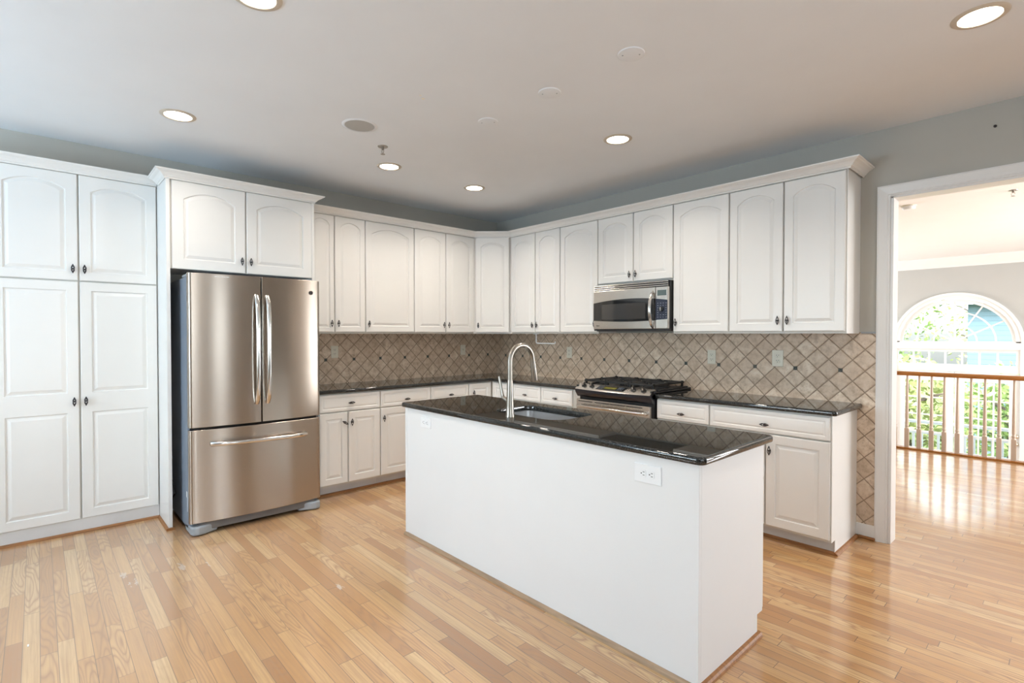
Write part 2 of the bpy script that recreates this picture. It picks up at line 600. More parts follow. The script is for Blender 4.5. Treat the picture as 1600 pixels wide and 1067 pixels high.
def sash_window(name, a0, a1, z0, z1, f, nx, nz):
    """f(a, t, z) maps along-wall, through-wall, height to world"""
    root = bpy.data.objects.new(name, None)
    COL.objects.link(root)
    root['kind'] = 'structure'

    def fb(bm, a, b, t0, t1, c, d):
        p = [f(x, y, z) for x in (a, b) for y in (t0, t1) for z in (c, d)]
        xs, ys, zs = zip(*p)
        box(bm, min(xs), max(xs), min(ys), max(ys), min(zs), max(zs))
    bm = BM()
    w = 0.07
    fb(bm, a0, a1, 0, 0.09, z0, z0 + w)
    fb(bm, a0, a1, 0, 0.09, z1 - w, z1)
    fb(bm, a0, a0 + w, 0, 0.09, z0, z1)
    fb(bm, a1 - w, a1, 0, 0.09, z0, z1)
    for i in range(1, nx):
        x = a0 + (a1 - a0) * i / nx
        fb(bm, x - 0.015, x + 0.015, 0.02, 0.06, z0, z1)
    for i in range(1, nz):
        z = z0 + (z1 - z0) * i / nz
        fb(bm, a0, a1, 0.02, 0.06, z - 0.015, z + 0.015)
    obj('window_frame', bm, 'trim', root)
    bm = BM()
    fb(bm, a0 + w, a1 - w, 0.038, 0.042, z0 + w, z1 - w)
    obj('window_pane', bm, 'glass', root)
    return root


sash_window('window_4', 0.7, 2.7, 0.8, 2.2, lambda a, t, z: (a, -7.01 - t, z), 4, 3)  # unseen window added around the rear lamp
for k, side_y in enumerate((-5.35, -4.05, -2.75)):
    sash_window('window_%d' % (9 + k), side_y - 0.3, side_y + 0.3, 0.6, 2.35, lambda a, t, z: (7.51 + t, a, z), 1, 3)  # unseen narrow windows added to go with the side lamps

# tile backsplash sheets on the two walls (set on the plaster, 8 mm thick)
struct('wall_right_backsplash', bx(0.008, 3.853, -0.008, 0.0, 0.095, 1.383), 'tileR', 'tan tumbled diamond tile on the range wall')
struct('wall_left_backsplash', bx(0.0, 0.008, -2.42, 0.0, 0.86, 1.383), 'tileL', 'tan tumbled diamond tile beside the refrigerator')
struct('trim_1', bx(3.76, 3.85, -0.014, 0.0, 1.375, 1.386), 'grey', 'thin grey strip capping the tile beside the opening')
# baseboard and shoe of the short wall piece beside the casing
struct('baseboard_right', bx(3.74, 3.852, -0.018, 0.0, 0.018, 0.097), 'trim', 'short white baseboard below the tile', bevel=0.003)
struct('trim_2', bx(3.755, 3.852, -0.032, 0.0, 0.0, 0.02), 'shoe', 'oak shoe strip under the short baseboard', bevel=0.006)

# door casing: mitred profile around the opening, kitchen face + jamb
def casing():
    bm = BM()
    prof = [(0.0, 0.0), (0.0, -0.018), (0.010, -0.021), (0.018, -0.019), (0.040, -0.014), (0.055, -0.012), (0.060, -0.008), (0.068, -0.010), (0.072, -0.006), (0.072, 0.0)]
    # out: 0 = outer edge, 0.072 = inner edge
    xi, zi = OX0 - 0.004, OZ + 0.0
    def row(kind, zz=None):
        r = []
        for a, y in prof:
            o = 0.072 - a
            if kind == 'b':
                r.append((xi - o, y, 0.0))
            elif kind == 'c':
                r.append((xi - o, y, zi + o))
            elif kind == 'd':
                r.append((OX1 + 0.004 + o, y, zi + o))
            else:
                r.append((OX1 + 0.004 + o, y, 0.0))
        return [bm.verts.new(v) for v in r]
    rows = [row(k) for k in 'bcde']
    q = len(prof)
    for a, b in zip(rows, rows[1:]):
        for i in range(q):
            j = (i + 1) % q
            bm.faces.new((a[i], a[j], b[j], b[i]))
    bm.faces.new(rows[0])
    bm.faces.new(rows[-1][::-1])
    return bm


struct('trim_3', casing(), 'trim', 'white molded casing around the wide opening')
bm = BM()
box(bm, OX0 - 0.004, OX0 + 0.012, -0.004, 0.124, 0, OZ)
box(bm, OX1 - 0.012, OX1 + 0.004, -0.004, 0.124, 0, OZ)
box(bm, OX0 - 0.004, OX1 + 0.004, -0.004, 0.124, OZ - 0.012, OZ + 0.004)
struct('trim_4', bm, 'trim', 'white jamb lining the wide opening', bevel=0.002)

# ------------------------------------------------------------------ sunken family room beyond the opening
FZ, FY = -1.26, 7.7
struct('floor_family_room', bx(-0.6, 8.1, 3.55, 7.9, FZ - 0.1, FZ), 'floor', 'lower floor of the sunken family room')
struct('wall_step', bx(-0.6, 8.0, 3.5, 3.56, FZ, -0.12), 'farwall')
bm = BM()
cxw = 3.277
ar, az = 0.80, 1.225
N = 28
# far wall with an arched opening over a rectangular one: columns left and right, then wall above following the arch
box(bm, -0.6, 2.44, FY, FY + 0.15, FZ, CZ)
box(bm, 4.115, 8.1, FY, FY + 0.15, FZ, CZ)
xs = [2.44] + [cxw - 0.838 + 1.676 * i / N for i in range(1, N)] + [4.115]
for a, b in zip(xs, xs[1:]):
    def hz(x):
        t = max(-1, min(1, (x - cxw) / 0.838))
        return az + 0.80 * math.sqrt(max(0, 1 - t * t))
    vs = [bm.verts.new(p) for p in ((a, FY, hz(a)), (b, FY, hz(b)), (b, FY, CZ), (a, FY, CZ), (a, FY + 0.15, hz(a)), (b, FY + 0.15, hz(b)), (b, FY + 0.15, CZ), (a, FY + 0.15, CZ))]
    for f in ((0, 1, 2, 3), (7, 6, 5, 4), (0, 4, 5, 1)):
        bm.faces.new([vs[i] for i in f])
struct('wall_far', bm, 'farwall', 'pale grey far wall with the arched window')
bm = BM()
box(bm, 8.0, 8.12, 0.12, 2.5, FZ, CZ)
box(bm, 8.0, 8.12, 5.75, 7.85, FZ, CZ)
box(bm, 8.0, 8.12, 2.5, 5.75, FZ, 0.3)
box(bm, 8.0, 8.12, 2.5, 5.75, 2.35, CZ)
box(bm, 8.0, 8.12, 3.9, 4.35, 0.3, 2.35)  # pier added to split the reflected lamp light into two streaks
struct('wall_family_side', bm, 'farwall')
bm = BM()
box(bm, -0.62, -0.5, 0.12, 4.4, FZ, CZ)
box(bm, -0.62, -0.5, 7.2, 7.85, FZ, CZ)
box(bm, -0.62, -0.5, 4.4, 7.2, FZ, 0.0)
box(bm, -0.62, -0.5, 4.4, 7.2, 2.35, CZ)
struct('wall_family_other_side', bm, 'farwall')
sash_window('window_7', 2.5, 3.9, 0.3, 2.35, lambda a, t, z: (8.01 + t, a, z), 2, 3)  # unseen side windows from here on, added for the far-room lamps
sash_window('window_5', 4.35, 5.75, 0.3, 2.35, lambda a, t, z: (8.01 + t, a, z), 2, 3)
sash_window('window_8', 4.4, 7.2, 0.0, 2.35, lambda a, t, z: (-0.51 - t, a, z), 4, 3)
bm = BM()
sweep(bm, [(0, CZ), (0, CZ - 0.17), (0.012, CZ - 0.17), (0.02, CZ - 0.14), (0.05, CZ - 0.10), (0.09, CZ - 0.04), (0.105, CZ - 0.02), (0.11, CZ)], [(-0.5, FY), (8.0, FY)])
struct('trim_5', bm, 'trim', 'white crown molding at the top of the far wall')


# fan window
def arc_ring(bm, cx, cz, r0, r1, y0, y1, a0=0.0, a1=PI, n=32, sz=1.0):
    rows = []
    for i in range(n + 1):
        a = a0 + (a1 - a0) * i / n
        c, s = math.cos(a), math.sin(a) * sz
        rows.append([bm.verts.new((cx + c * r, y, cz + s * r)) for r, y in ((r0, y0), (r1, y0), (r1, y1), (r0, y1))])
    for a, b in zip(rows, rows[1:]):
        for i in range(4):
            j = (i + 1) % 4
            bm.faces.new((a[i], a[j], b[j], b[i]))
    bm.faces.new(rows[0])
    bm.faces.new(rows[-1][::-1])


w1 = bpy.data.objects.new('window_1', None)
COL.objects.link(w1)
w1['kind'] = 'structure'
w1['label'] = 'white half-round fan window above the doors'
bm = BM()
arc_ring(bm, cxw, az, 0.775, 0.868, FY - 0.03, FY, sz=0.985)
arc_ring(bm, cxw, az, 0.835, 0.880, FY - 0.045, FY, sz=0.985)
arc_ring(bm, cxw, az, 0.73, 0.79, FY + 0.0, FY + 0.06, sz=0.96)
box(bm, 2.40, 4.155, FY - 0.03, FY + 0.08, 1.12, 1.245)
box(bm, 2.39, 4.165, FY - 0.05, FY + 0.02, 1.11, 1.135)
obj('window_frame', bm, 'trim', w1)
bm = BM()
yb0, yb1 = FY + 0.02, FY + 0.045
for rr in (0.29, 0.53):
    arc_ring(bm, cxw, az + 0.02, rr - 0.012, rr + 0.012, yb0 - 0.003, yb1 - 0.003, sz=0.96)
arc_ring(bm, cxw, az + 0.0, 0.0005, 0.085, yb0 - 0.006, yb1 - 0.006)
for i in range(1, 6):
    a = PI * i / 6
    d = Vector((math.cos(a), 0, math.sin(a) * 0.96))
    p, q = Vector((cxw, 0, az + 0.02)) + d * 0.05, Vector((cxw, 0, az + 0.02)) + d * 0.75
    nrm = Vector((-d.z, 0, d.x)).normalized() * (0.011 if i != 3 else 0.017)
    prism(bm, [(p.x + nrm.x, p.z + nrm.z), (q.x + nrm.x, q.z + nrm.z), (q.x - nrm.x, q.z - nrm.z), (p.x - nrm.x, p.z - nrm.z)], lambda a, b, t: (a, t, b), yb0, yb1)
obj('muntin', bm, 'trim', w1)
bm = BM()
prism(bm, [(cxw + 0.76 * math.cos(PI * i / 24), az + 0.74 * math.sin(PI * i / 24)) for i in range(25)], lambda a, b, t: (a, t, b), FY + 0.046, FY + 0.049)
obj('window_pane', bm, 'glass', w1)

w2 = bpy.data.objects.new('window_2', None)
COL.objects.link(w2)
w2['kind'] = 'structure'
w2['label'] = 'white transom window of seven panes under the fan window'
bm = BM()
tx0, tx1, tz0, tz1 = 2.475, 4.055, 0.845, 1.062
box(bm, 2.42, 4.14, FY - 0.01, FY + 0.08, tz1, 1.125)
box(bm, 2.42, 4.14, FY - 0.01, FY + 0.08, 0.72, tz0)
box(bm, 2.42, tx0, FY - 0.01, FY + 0.08, tz0, tz1)
box(bm, tx1, 4.14, FY - 0.01, FY + 0.08, tz0, tz1)
box(bm, 2.38, 2.45, FY - 0.035, FY, FZ, 1.12)
box(bm, 4.105, 4.175, FY - 0.035, FY, FZ, 1.12)
obj('window_frame', bm, 'trim', w2)
bm = BM()
for i in range(1, 7):
    x = tx0 + (tx1 - tx0) * i / 7
    box(bm, x - 0.014, x + 0.014, FY + 0.015, FY + 0.05, tz0, tz1)
obj('muntin', bm, 'trim', w2)
obj('window_pane', bx(tx0, tx1, FY + 0.051, FY + 0.054, tz0, tz1), 'glass', w2)


def french_door(name, x0, x1, label, knob_x=None):
    d = bpy.data.objects.new(name, None)
    COL.objects.link(d)
    d['kind'] = 'structure'
    d['label'] = label
    y0, y1 = FY + 0.01, FY + 0.055
    zt = 0.71
    gx0, gx1, gz0, gz1 = x0 + 0.13, x1 - 0.13, FZ + 0.25, zt - 0.16
    bm = BM()
    box(bm, x0 + 0.004, gx0, y0, y1, FZ + 0.01, zt)
    box(bm, gx1, x1 - 0.004, y0, y1, FZ + 0.01, zt)
    box(bm, gx0, gx1, y0, y1, gz1, zt)
    box(bm, gx0, gx1, y0, y1, FZ + 0.01, gz0)
    obj('door_frame', bm, 'trim', d)
    bm = BM()
    for i in range(1, 3):
        x = gx0 + (gx1 - gx0) * i / 3
        box(bm, x - 0.011, x + 0.011, y0 + 0.005, y1 - 0.01, gz0, gz1)
    for i in range(1, 5):
        z = gz0 + (gz1 - gz0) * i / 5
        box(bm, gx0, gx1, y0 + 0.006, y1 - 0.011, z - 0.011, z + 0.011)
    obj('muntin', bm, 'trim', d)
    obj('door_pane', bx(gx0, gx1, y1 - 0.010, y1 - 0.006, gz0, gz1), 'glass', d)
    if knob_x:
        for zz, rr, nm in ((-0.305, 0.026, 'door_knob'), (-0.43, 0.024, 'deadbolt')):
            bm = BM()
            lathe(bm, [(rr + 0.006, 0), (rr + 0.006, 0.008), (0.010, 0.012), (0.010, 0.03), (rr, 0.038), (rr, 0.055), (rr * 0.5, 0.062), (0, 0.063)], 16, Matrix.Translation((knob_x, y0, zz)) @ Matrix.Rotation(PI / 2, 4, 'X'))
            obj(nm, bm, 'brass', d, smooth=True)
    return d


french_door('door_1', 2.45, 3.276, 'fixed white french door left of the pair')
french_door('door_2', 3.282, 4.105, 'white french door with knob and deadbolt right of the pair', 4.067)
obj('doorstop_bead', bx(3.30, 4.10, FY - 0.004, FY + 0.01, 0.722, 0.727), 'grey', w2)

# ------------------------------------------------------------------ railing at the end of the upper floor
RY = 3.585
rl = thing('stair_railing', 'oak handrail on ivory balusters at the end of the oak floor', 'railing', (3.9, RY, 0))
bm = BM()
prism(bm, [(-0.03, 0.878), (0.03, 0.878), (0.034, 0.895), (0.03, 0.915), (0.015, 0.926), (-0.015, 0.926), (-0.03, 0.915), (-0.034, 0.895)], lambda a, b, t: (t, a, b), -2.4, 3.9)
obj('handrail', bm, 'oakrail', rl, bevel=0.003)
obj('shoe_rail', bx(-2.4, 3.9, -0.045, 0.05, 0.0, 0.02), 'oakrail', rl, bevel=0.004)
me0 = None
for i in range(-14, 25):
    x = 3.248 + 0.1155 * i - 3.9
    if not (-2.35 < x < 3.85):
        continue
    if me0 is None:
        bm = BM()
        k = 0.0205
        box(bm, -k, k, -k, k, 0.02, 0.245)
        lathe(bm, [(0.0205, 0.245), (0.0155, 0.262), (0.0205, 0.27), (0.0205, 0.28), (0.0155, 0.288), (0.0175, 0.31), (0.0170, 0.45), (0.0110, 0.879)], 12)
        b = obj('baluster', bm, 'balu', rl, (x, 0, 0), smooth=True)
        me0 = b
    else:
        b = me0.copy()
        COL.objects.link(b)
        b.location = (x, 0, 0)

# smoke detector and sprinkler on the family room ceiling
sd = thing('smoke_detector', 'small round smoke detector on the bright ceiling past the opening', 'smoke detector', (3.536, 2.616, CZ))
bm = BM()
lathe(bm, [(0.0, 0.0), (0.066, 0.0), (0.066, -0.012), (0.0, -0.012)], 24)
obj('mounting_base', bm, 'almond', sd, smooth=True)
bm = BM()
lathe(bm, [(0.058, -0.012), (0.058, -0.03), (0.048, -0.042), (0.0, -0.044)], 24)
obj('cover', bm, 'white', sd, smooth=True)


def sprinkler(loc, label):
    t = thing('fire_sprinkler', label, 'sprinkler', loc, 0, None)
    bm = BM()
    lathe(bm, [(0.0, 0.0), (0.036, 0.0), (0.034, -0.004), (0.014, -0.007), (0.0, -0.007)], 24)
    obj('escutcheon', bm, 'nickel', t, smooth=True)
    bm = BM()
    lathe(bm, [(0.009, -0.007), (0.009, -0.022), (0.006, -0.024), (0.0, -0.024)], 12)
    for s in (-1, 1):
        tube(bm, [(s * 0.007, 0, -0.02), (s * 0.013, 0, -0.030), (s * 0.012, 0, -0.042), (s * 0.003, 0, -0.052)], 0.0022, 6)
    obj('frame_arms', bm, 'nickel', t, smooth=True)
    bm = BM()
    lathe(bm, [(0.0, -0.050), (0.005, -0.050), (0.016, -0.054), (0.016, -0.0556), (0.0, -0.0556)], 16)
    obj('deflector', bm, 'nickel', t, smooth=True)
    return t


sprinkler((4.319, 2.619, CZ), 'fire sprinkler on the bright ceiling beyond the cased opening')
sprinkler((1.38, -2.266, CZ), 'fire sprinkler on the kitchen ceiling beside the round speaker')

# ------------------------------------------------------------------ outside
struct('ground_yard', bx(-30, 30, 9.0, 60, -3.2, -3.0), 'lawn')
struct('ground_deck', bx(-1, 8, 7.85, 8.95, -1.42, -1.32), 'deckf', 'deck outside the french doors')
dr = thing('deck_railing', 'white picket deck railing seen through the french doors', 'railing', (3.3, 8.85, -1.32))
obj('top_rail', bx(-4, 5, -0.06, 0.06, 0.93, 0.98), 'deckw', dr)
obj('lower_rail', bx(-4, 5, -0.02, 0.02, 0.72, 0.78), 'deckw', dr)
obj('bottom_rail', bx(-4, 5, -0.02, 0.02, 0.08, 0.14), 'deckw', dr)
pk = None
for i in range(-13, 17):
    if pk is None:
        pk = obj('picket', bx(-0.02, 0.02, -0.02, 0.02, 0.14, 0.72), 'deckw', dr, (i * 0.13, 0, 0))
    else:
        c = pk.copy()
        COL.objects.link(c)
        c.location = (i * 0.13, 0, 0)


def tree(x, y, h, rad, n, leaf, label, seed, z0=-3.0):
    rnd = random.Random(seed)
    t = thing('tree', label, 'tree', (x, y, z0), 0, 'trees beyond the deck')
    bm = BM()
    tube(bm, [(0, 0, 0), (0.05, 0.03, h * 0.3), (-0.05, 0.05, h * 0.6), (0.02, 0, h * 0.9)], [0.16, 0.13, 0.09, 0.03], 8)
    for k in range(7):
        a = rnd.uniform(0, 2 * PI)
        zz = h * rnd.uniform(0.3, 0.75)
        r = rad * rnd.uniform(0.5, 0.85)
        tube(bm, [(0, 0, zz), (math.cos(a) * r * 0.5, math.sin(a) * r * 0.5, zz + r * 0.35), (math.cos(a) * r, math.sin(a) * r, zz + r * 0.5)], [0.05, 0.035, 0.012], 6)
    obj('trunk', bm, 'bark', t, smooth=True)
    bm = BM()
    for k in range(n):
        while True:
            p = Vector((rnd.uniform(-1, 1), rnd.uniform(-1, 1), rnd.uniform(-1, 1)))
            if 0.25 < p.length < 1:
                break
        p = Vector((p.x * rad, p.y * rad, h * 0.62 + p.z * h * 0.42))
        d = Vector((rnd.uniform(-1, 1), rnd.uniform(-1, 1), rnd.uniform(-1, 0.6))).normalized()
        e = d.cross(Vector((rnd.uniform(-1, 1), rnd.uniform(-1, 1), rnd.uniform(-1, 1)))).normalized()
        s = rnd.uniform(0.07, 0.15)
        vs = [bm.verts.new(p + d * a * s + e * b * s) for a, b in ((-1, 0), (-0.2, 0.45), (1, 0), (-0.2, -0.45))]
        bm.faces.new(vs)
    obj('foliage', bm, leaf, t)
    return t


tree(-3.0, 15.2, 8.2, 1.85, 3000, 'leafB', 'yellow-green leafy tree at the left of the arched window', 1)
tree(-0.7, 19.6, 9.0, 2.3, 3000, 'leafA', 'tall green tree behind the middle of the fan window', 2)
tree(-1.0, 11.9, 4.2, 1.3, 2200, 'leafA', 'low green tree behind the fixed french door', 3)
tree(1.8, 12.2, 3.7, 1.3, 2000, 'leafB', 'small pale bushy tree behind the french door with the knob', 4)
tree(1.6, 29.0, 12.5, 2.4, 2600, 'leafB', 'pale tree rising behind the neighbouring house', 5)
tree(3.55, 15.0, 3.5, 1.3, 2200, 'leafA', 'low leafy tree in front of the neighbouring house', 6)
nh = thing('neighbour_house', 'blue-grey sided house behind the right of the fan window', 'house', (5.4, 19.0, -3.0))
obj('siding_wall', bx(-3.2, 6, 0, 6, 0, 5.6), 'siding', nh)
bm = BM()
prism(bm, [(-0.5, 5.6), (-0.5, 5.75), (3.0, 8.2), (6.5, 5.75), (6.5, 5.6)], lambda a, b, t: (t, a, b), -3.6, 6.4)
obj('roof', bm, 'roof', nh)
obj('eave_trim', bx(-3.6, 6.4, -0.55, -0.5, 5.35, 5.75), 'deckw', nh)
wf = obj('window', bx(-1.5, -0.5, -0.04, 0.0, 2.6, 4.0), 'deckw', nh)
obj('pane', bx(-1.4, -0.6, -0.05, -0.04, 2.7, 3.9), 'bglass', wf)

# ------------------------------------------------------------------ cabinet builders
TH = 0.020      # door thickness


def door_bm(w, h, panels, inset=0.058, arch=0.0, groove=0.008, bev=0.022):
    """raised-panel slab: x 0..w, z 0..h, back at y=0, front at y=-TH.  panels: list of (z0, z1, arch)"""
    bm = BM()
    c = 0.004
    yF = -TH
    K = 14

    def outline(x0, x1, z0, z1, rise, ins):
        xa, xb, za, zb = x0 + ins, x1 - ins, z0 + ins, z1 - ins
        pts = [(xa, za), (xb, za)]
        if rise <= 0:
            pts += [(xb, zb), (xa, zb)]
            return pts
        wd = (x1 - x0) / 2
        rad = (wd * wd + rise * rise) / (2 * rise)
        cz = z1 - rad
        cx = (x0 + x1) / 2
        rr = rad - ins
        for i in range(K + 1):
            x = xb + (xa - xb) * i / K
            pts.append((x, cz + math.sqrt(max(0, rr * rr - (x - cx) ** 2))))
        return pts

    def ring(a, b):
        k = len(a)
        for i in range(k):
            j = (i + 1) % k
            bm.faces.new((a[i], a[j], b[j], b[i]))

    # outer slab
    back = [bm.verts.new(p) for p in ((0, 0, 0), (w, 0, 0), (w, 0, h), (0, 0, h))]
    mid = [bm.verts.new(p) for p in ((0, yF + c, 0), (w, yF + c, 0), (w, yF + c, h), (0, yF + c, h))]
    bm.faces.new(back)
    ring(back, mid)
    # front regions, stacked
    cuts = [0.0]
    for (a, b) in zip(panels, panels[1:]):
        cuts.append((a[1] + b[0]) / 2)
    cuts.append(h)
    nreg = len(panels)
    for idx, (z0, z1, rise) in enumerate(panels):
        ra, rb = cuts[idx], cuts[idx + 1]
        px0, px1 = inset, w - inset
        za = ra + (c if idx == 0 else 0)
        zb = rb - (c if idx == nreg - 1 else 0)
        o1 = outline(px0, px1, z0, z1, rise, 0.0)
        rect = [(c, za), (w - c, za)]
        if rise <= 0:
            rect += [(w - c, zb), (c, zb)]
        else:
            for i in range(K + 1):
                x = (w - c) + (2 * c - w) * i / K
                rect.append((x, zb))
        V = lambda pts, y: [bm.verts.new((a, y, b)) for a, b in pts]
        r0 = V(rect, yF)
        r1 = V(o1, yF)
        r2 = V(outline(px0, px1, z0, z1, rise, 0.0035), yF + groove)
        r3 = V(outline(px0, px1, z0, z1, rise, 0.0095), yF + groove)
        r4 = V(outline(px0, px1, z0, z1, rise, 0.008 + bev), yF + 0.001)
        ring(r0, r1)
        ring(r1, r2)
        ring(r2, r3)
        ring(r3, r4)
        bm.faces.new(r4)
        # chamfer to the slab edge
        if idx == 0:
            bm.faces.new((mid[0], mid[1], r0[1], r0[0]))
        if idx == nreg - 1:
            top = r0[2:]
            bm.faces.new([mid[2], mid[3]] + top[::-1])
        sr = [mid[1], r0[1], r0[2], mid[2]]
        sl = [mid[0], r0[0], r0[-1], mid[3]]
        if nreg == 1:
            bm.faces.new(sr)
            bm.faces.new(sl[::-1])
        else:
            zlo = 0.0 if idx == 0 else ra
            zhi = h if idx == nreg - 1 else rb
            a0 = bm.verts.new((w, yF + c, zlo)); a1 = bm.verts.new((w, yF + c, zhi))
            bm.faces.new((a0, a1, r0[2], r0[1]))
            b0 = bm.verts.new((0, yF + c, zlo)); b1 = bm.verts.new((0, yF + c, zhi))
            bm.faces.new((b1, b0, r0[0], r0[-1]))
    bmesh.ops.remove_doubles(bm, verts=bm.verts[:], dist=1e-5)
    return bm


def knob_mesh():
    """dark openwork lozenge pull, long axis along z, projecting to -y"""
    bm = BM()
    Lh = 0.026
    for k in range(4):
        a = k * PI / 2 + PI / 4
        pts = []
        for i in range(9):
            t = i / 8
            r = 0.0105 * math.sin(PI * t) ** 0.8
            tw = a + (t - 0.5) * 1.6
            pts.append((r * math.cos(tw), -0.017 + r * math.sin(tw) * 0.75, -Lh + 2 * Lh * t))
        tube(bm, pts, 0.0022, 6)
    for s in (-1, 1):
        lathe(bm, [(0, -0.004), (0.0035, -0.002), (0.0040, 0.001), (0.0025, 0.004), (0, 0.006)], 8, Matrix.Translation((0, -0.017, s * Lh)) @ Matrix.Rotation(0 if s > 0 else PI, 4, 'X'))
    lathe(bm, [(0.0, -0.0), (0.0065, 0.0), (0.0045, 0.004), (0.0035, 0.010), (0.0045, 0.020), (0.0, 0.024)], 10, Matrix.Rotation(PI / 2, 4, 'X'))
    return bm


KNOB = None


def knob(parent, x, z, rot=0.0):
    global KNOB
    if KNOB is None:
        KNOB = obj('knob', knob_mesh(), 'pewter', parent, smooth=True)
        KNOB['label'] = 'dark pewter openwork knob'
        k = KNOB
    else:
        k = KNOB.copy()
        COL.objects.link(k)
        k.parent = parent
    k.location = (x, -TH, z)
    k.rotation_euler = (0, rot, 0)
    return k


GAP = 0.005


def add_door(parent, x0, x1, z0, z1, y, knob_side=None, knob_z=None, panels=None, rise=None, inset=0.056, krot=0.0, name='door', kx=0.026, **kw):
    w, h = x1 - x0 - 2 * GAP, z1 - z0
    if panels is None:
        r = rise if rise is not None else 0.0
        panels = [(inset, h - inset, r)]
    d = obj(name, door_bm(w, h, panels, inset, **kw), 'cab', parent, (x0 + GAP, y, z0))
    if knob_side == 'l':
        knob(d, kx, knob_z - z0, krot)
    elif knob_side == 'r':
        knob(d, w - kx, knob_z - z0, krot)
    elif knob_side == 'c':
        knob(d, w / 2, knob_z - z0, PI / 2 if krot == 0 else krot)
    return d


UD, UB, UT = 0.281, 1.379, 2.420     # wall-cabinet box depth, bottom, door top
MZ = 1.466                            # knob height on wall cabinets


def wall_cabinet(label, loc, rz, w, doors, z0=UB, kz=MZ, end_right=False, group='white wall cabinets'):
    """doors: list of (x0, x1, knob side); root at back-left-bottom"""
    t = thing('wall_cabinet', label, 'cabinet', (loc[0], loc[1], z0), rz, group)
    h = UT - z0
    obj('carcass', bx(0, w, -UD + 0.02, 0, 0.0, h + 0.03), 'cab', t)
    obj('face_frame', bx(0, w, -UD, -UD + 0.02, -0.004, h + 0.03), 'frame', t)
    for (a, b, s) in doors:
        dw = b - a
        add_door(t, a, b, 0.012, h - 0.004, -UD, s, kz - z0 , rise=min(0.055, 0.035 + dw * 0.05), inset=min(0.056, dw * 0.155))
    return t


# right wall (faces -y)
def wcR(label, x0, x1, splits, sides, **kw):
    e = [x0] + splits + [x1]
    return wall_cabinet(label, (x0, 0.0), 0, x1 - x0, [(a - x0, b - x0, s) for a, b, s in zip(e, e[1:], sides)], **kw)


def wcL(label, y0, y1, splits, sides, **kw):
    e = [y0] + splits + [y1]
    return wall_cabinet(label, (0.0, y0), PI / 2, y1 - y0, [(a - y0, b - y0, s) for a, b, s in zip(e, e[1:], sides)], **kw)


wcL('two-door white wall cabinet next to the refrigerator, partly hidden by its top', -2.395, -1.8597, [-2.154], 'rl')
wcL('wide single-door white wall cabinet on the refrigerator wall, knob low at its left', -1.8597, -1.3377, [], 'l')
wcL('two-door white wall cabinet on the refrigerator wall, touching the corner cabinet', -1.3377, -0.5824, [-0.9582], 'rl')
wcR('narrow two-door white wall cabinet above the white paper towel holder', 0.5772, 1.294, [0.9489], 'rl')
wcR('single-door white wall cabinet directly left of the microwave', 1.294, 1.7618, [], 'r')
wcR('short two-door white wall cabinet above the microwave', 1.7618, 2.525, [2.1445], 'rl', z0=1.815, kz=1.889)
wcR('single-door white wall cabinet directly right of the microwave', 2.525, 2.986, [], 'l')
t = wcR('two-door white wall cabinet at the end of the row by the opening', 2.986, 3.7439, [3.3676], 'rl')
obj('end_panel', bx(0.7579, 0.762, -UD - 0.001, -0.0005, -0.004, UT - UB + 0.03), 'cab', t)
# diagonal corner cabinet
cc = thing('wall_cabinet', 'angled single-door white wall cabinet in the corner', 'cabinet', (0, 0, UB), 0, 'white wall cabinets')
bm = BM()
prism(bm, [(0, 0), (0, -0.5815), (UD, -0.5815), (0.5765, -UD), (0.5765, 0)], lambda a, b, t: (a, b, t), -0.004, UT - UB + 0.03)
obj('carcass', bm, 'cab', cc)
p0, p1 = Vector((0.301, -0.5824)), Vector((0.5772, -0.301))
# the door plane sits 2 cm out from the diagonal face
dv = (p1 - p0).normalized()
dl = (p1 - p0).length
nv = Vector((dv.y, -dv.x))
q0 = p0 + nv * 0.002
ang = math.atan2(dv.y, dv.x)
d = add_door(cc, 0.012, dl - 0.012, 0.012, UT - UB - 0.004, 0, 'l', MZ - UB, rise=0.05, inset=0.052)
lx = q0 + dv * (0.012 + GAP) - nv * 0.004
d.location = (lx.x, lx.y, 0.012)
d.rotation_euler = (0, 0, ang)

# crown moldings along the cabinet tops
CP = [(0.0005, 0.0), (0.004, 0.0), (0.007, 0.004), (0.007, 0.010), (0.014, 0.013), (0.022, 0.024), (0.036, 0.036), (0.052, 0.043), (0.057, 0.048), (0.064, 0.049), (0.066, 0.056), (0.0005, 0.056)]


def crown(label, path, z, sc=1.0):
    bm = BM()
    sweep(bm, [(a * sc, z + b * sc) for a, b in CP], path)
    o = obj('crown_molding', bm, 'cab')
    return tag(o, label, 'molding', 'cabinet crown moldings', 'thing')


crown('white crown molding above the long L-shaped row of wall cabinets', [(0.301, -2.392), (0.301, -0.5824), (0.5772, -0.301), (3.762, -0.301), (3.762, -0.001)], 2.4195)

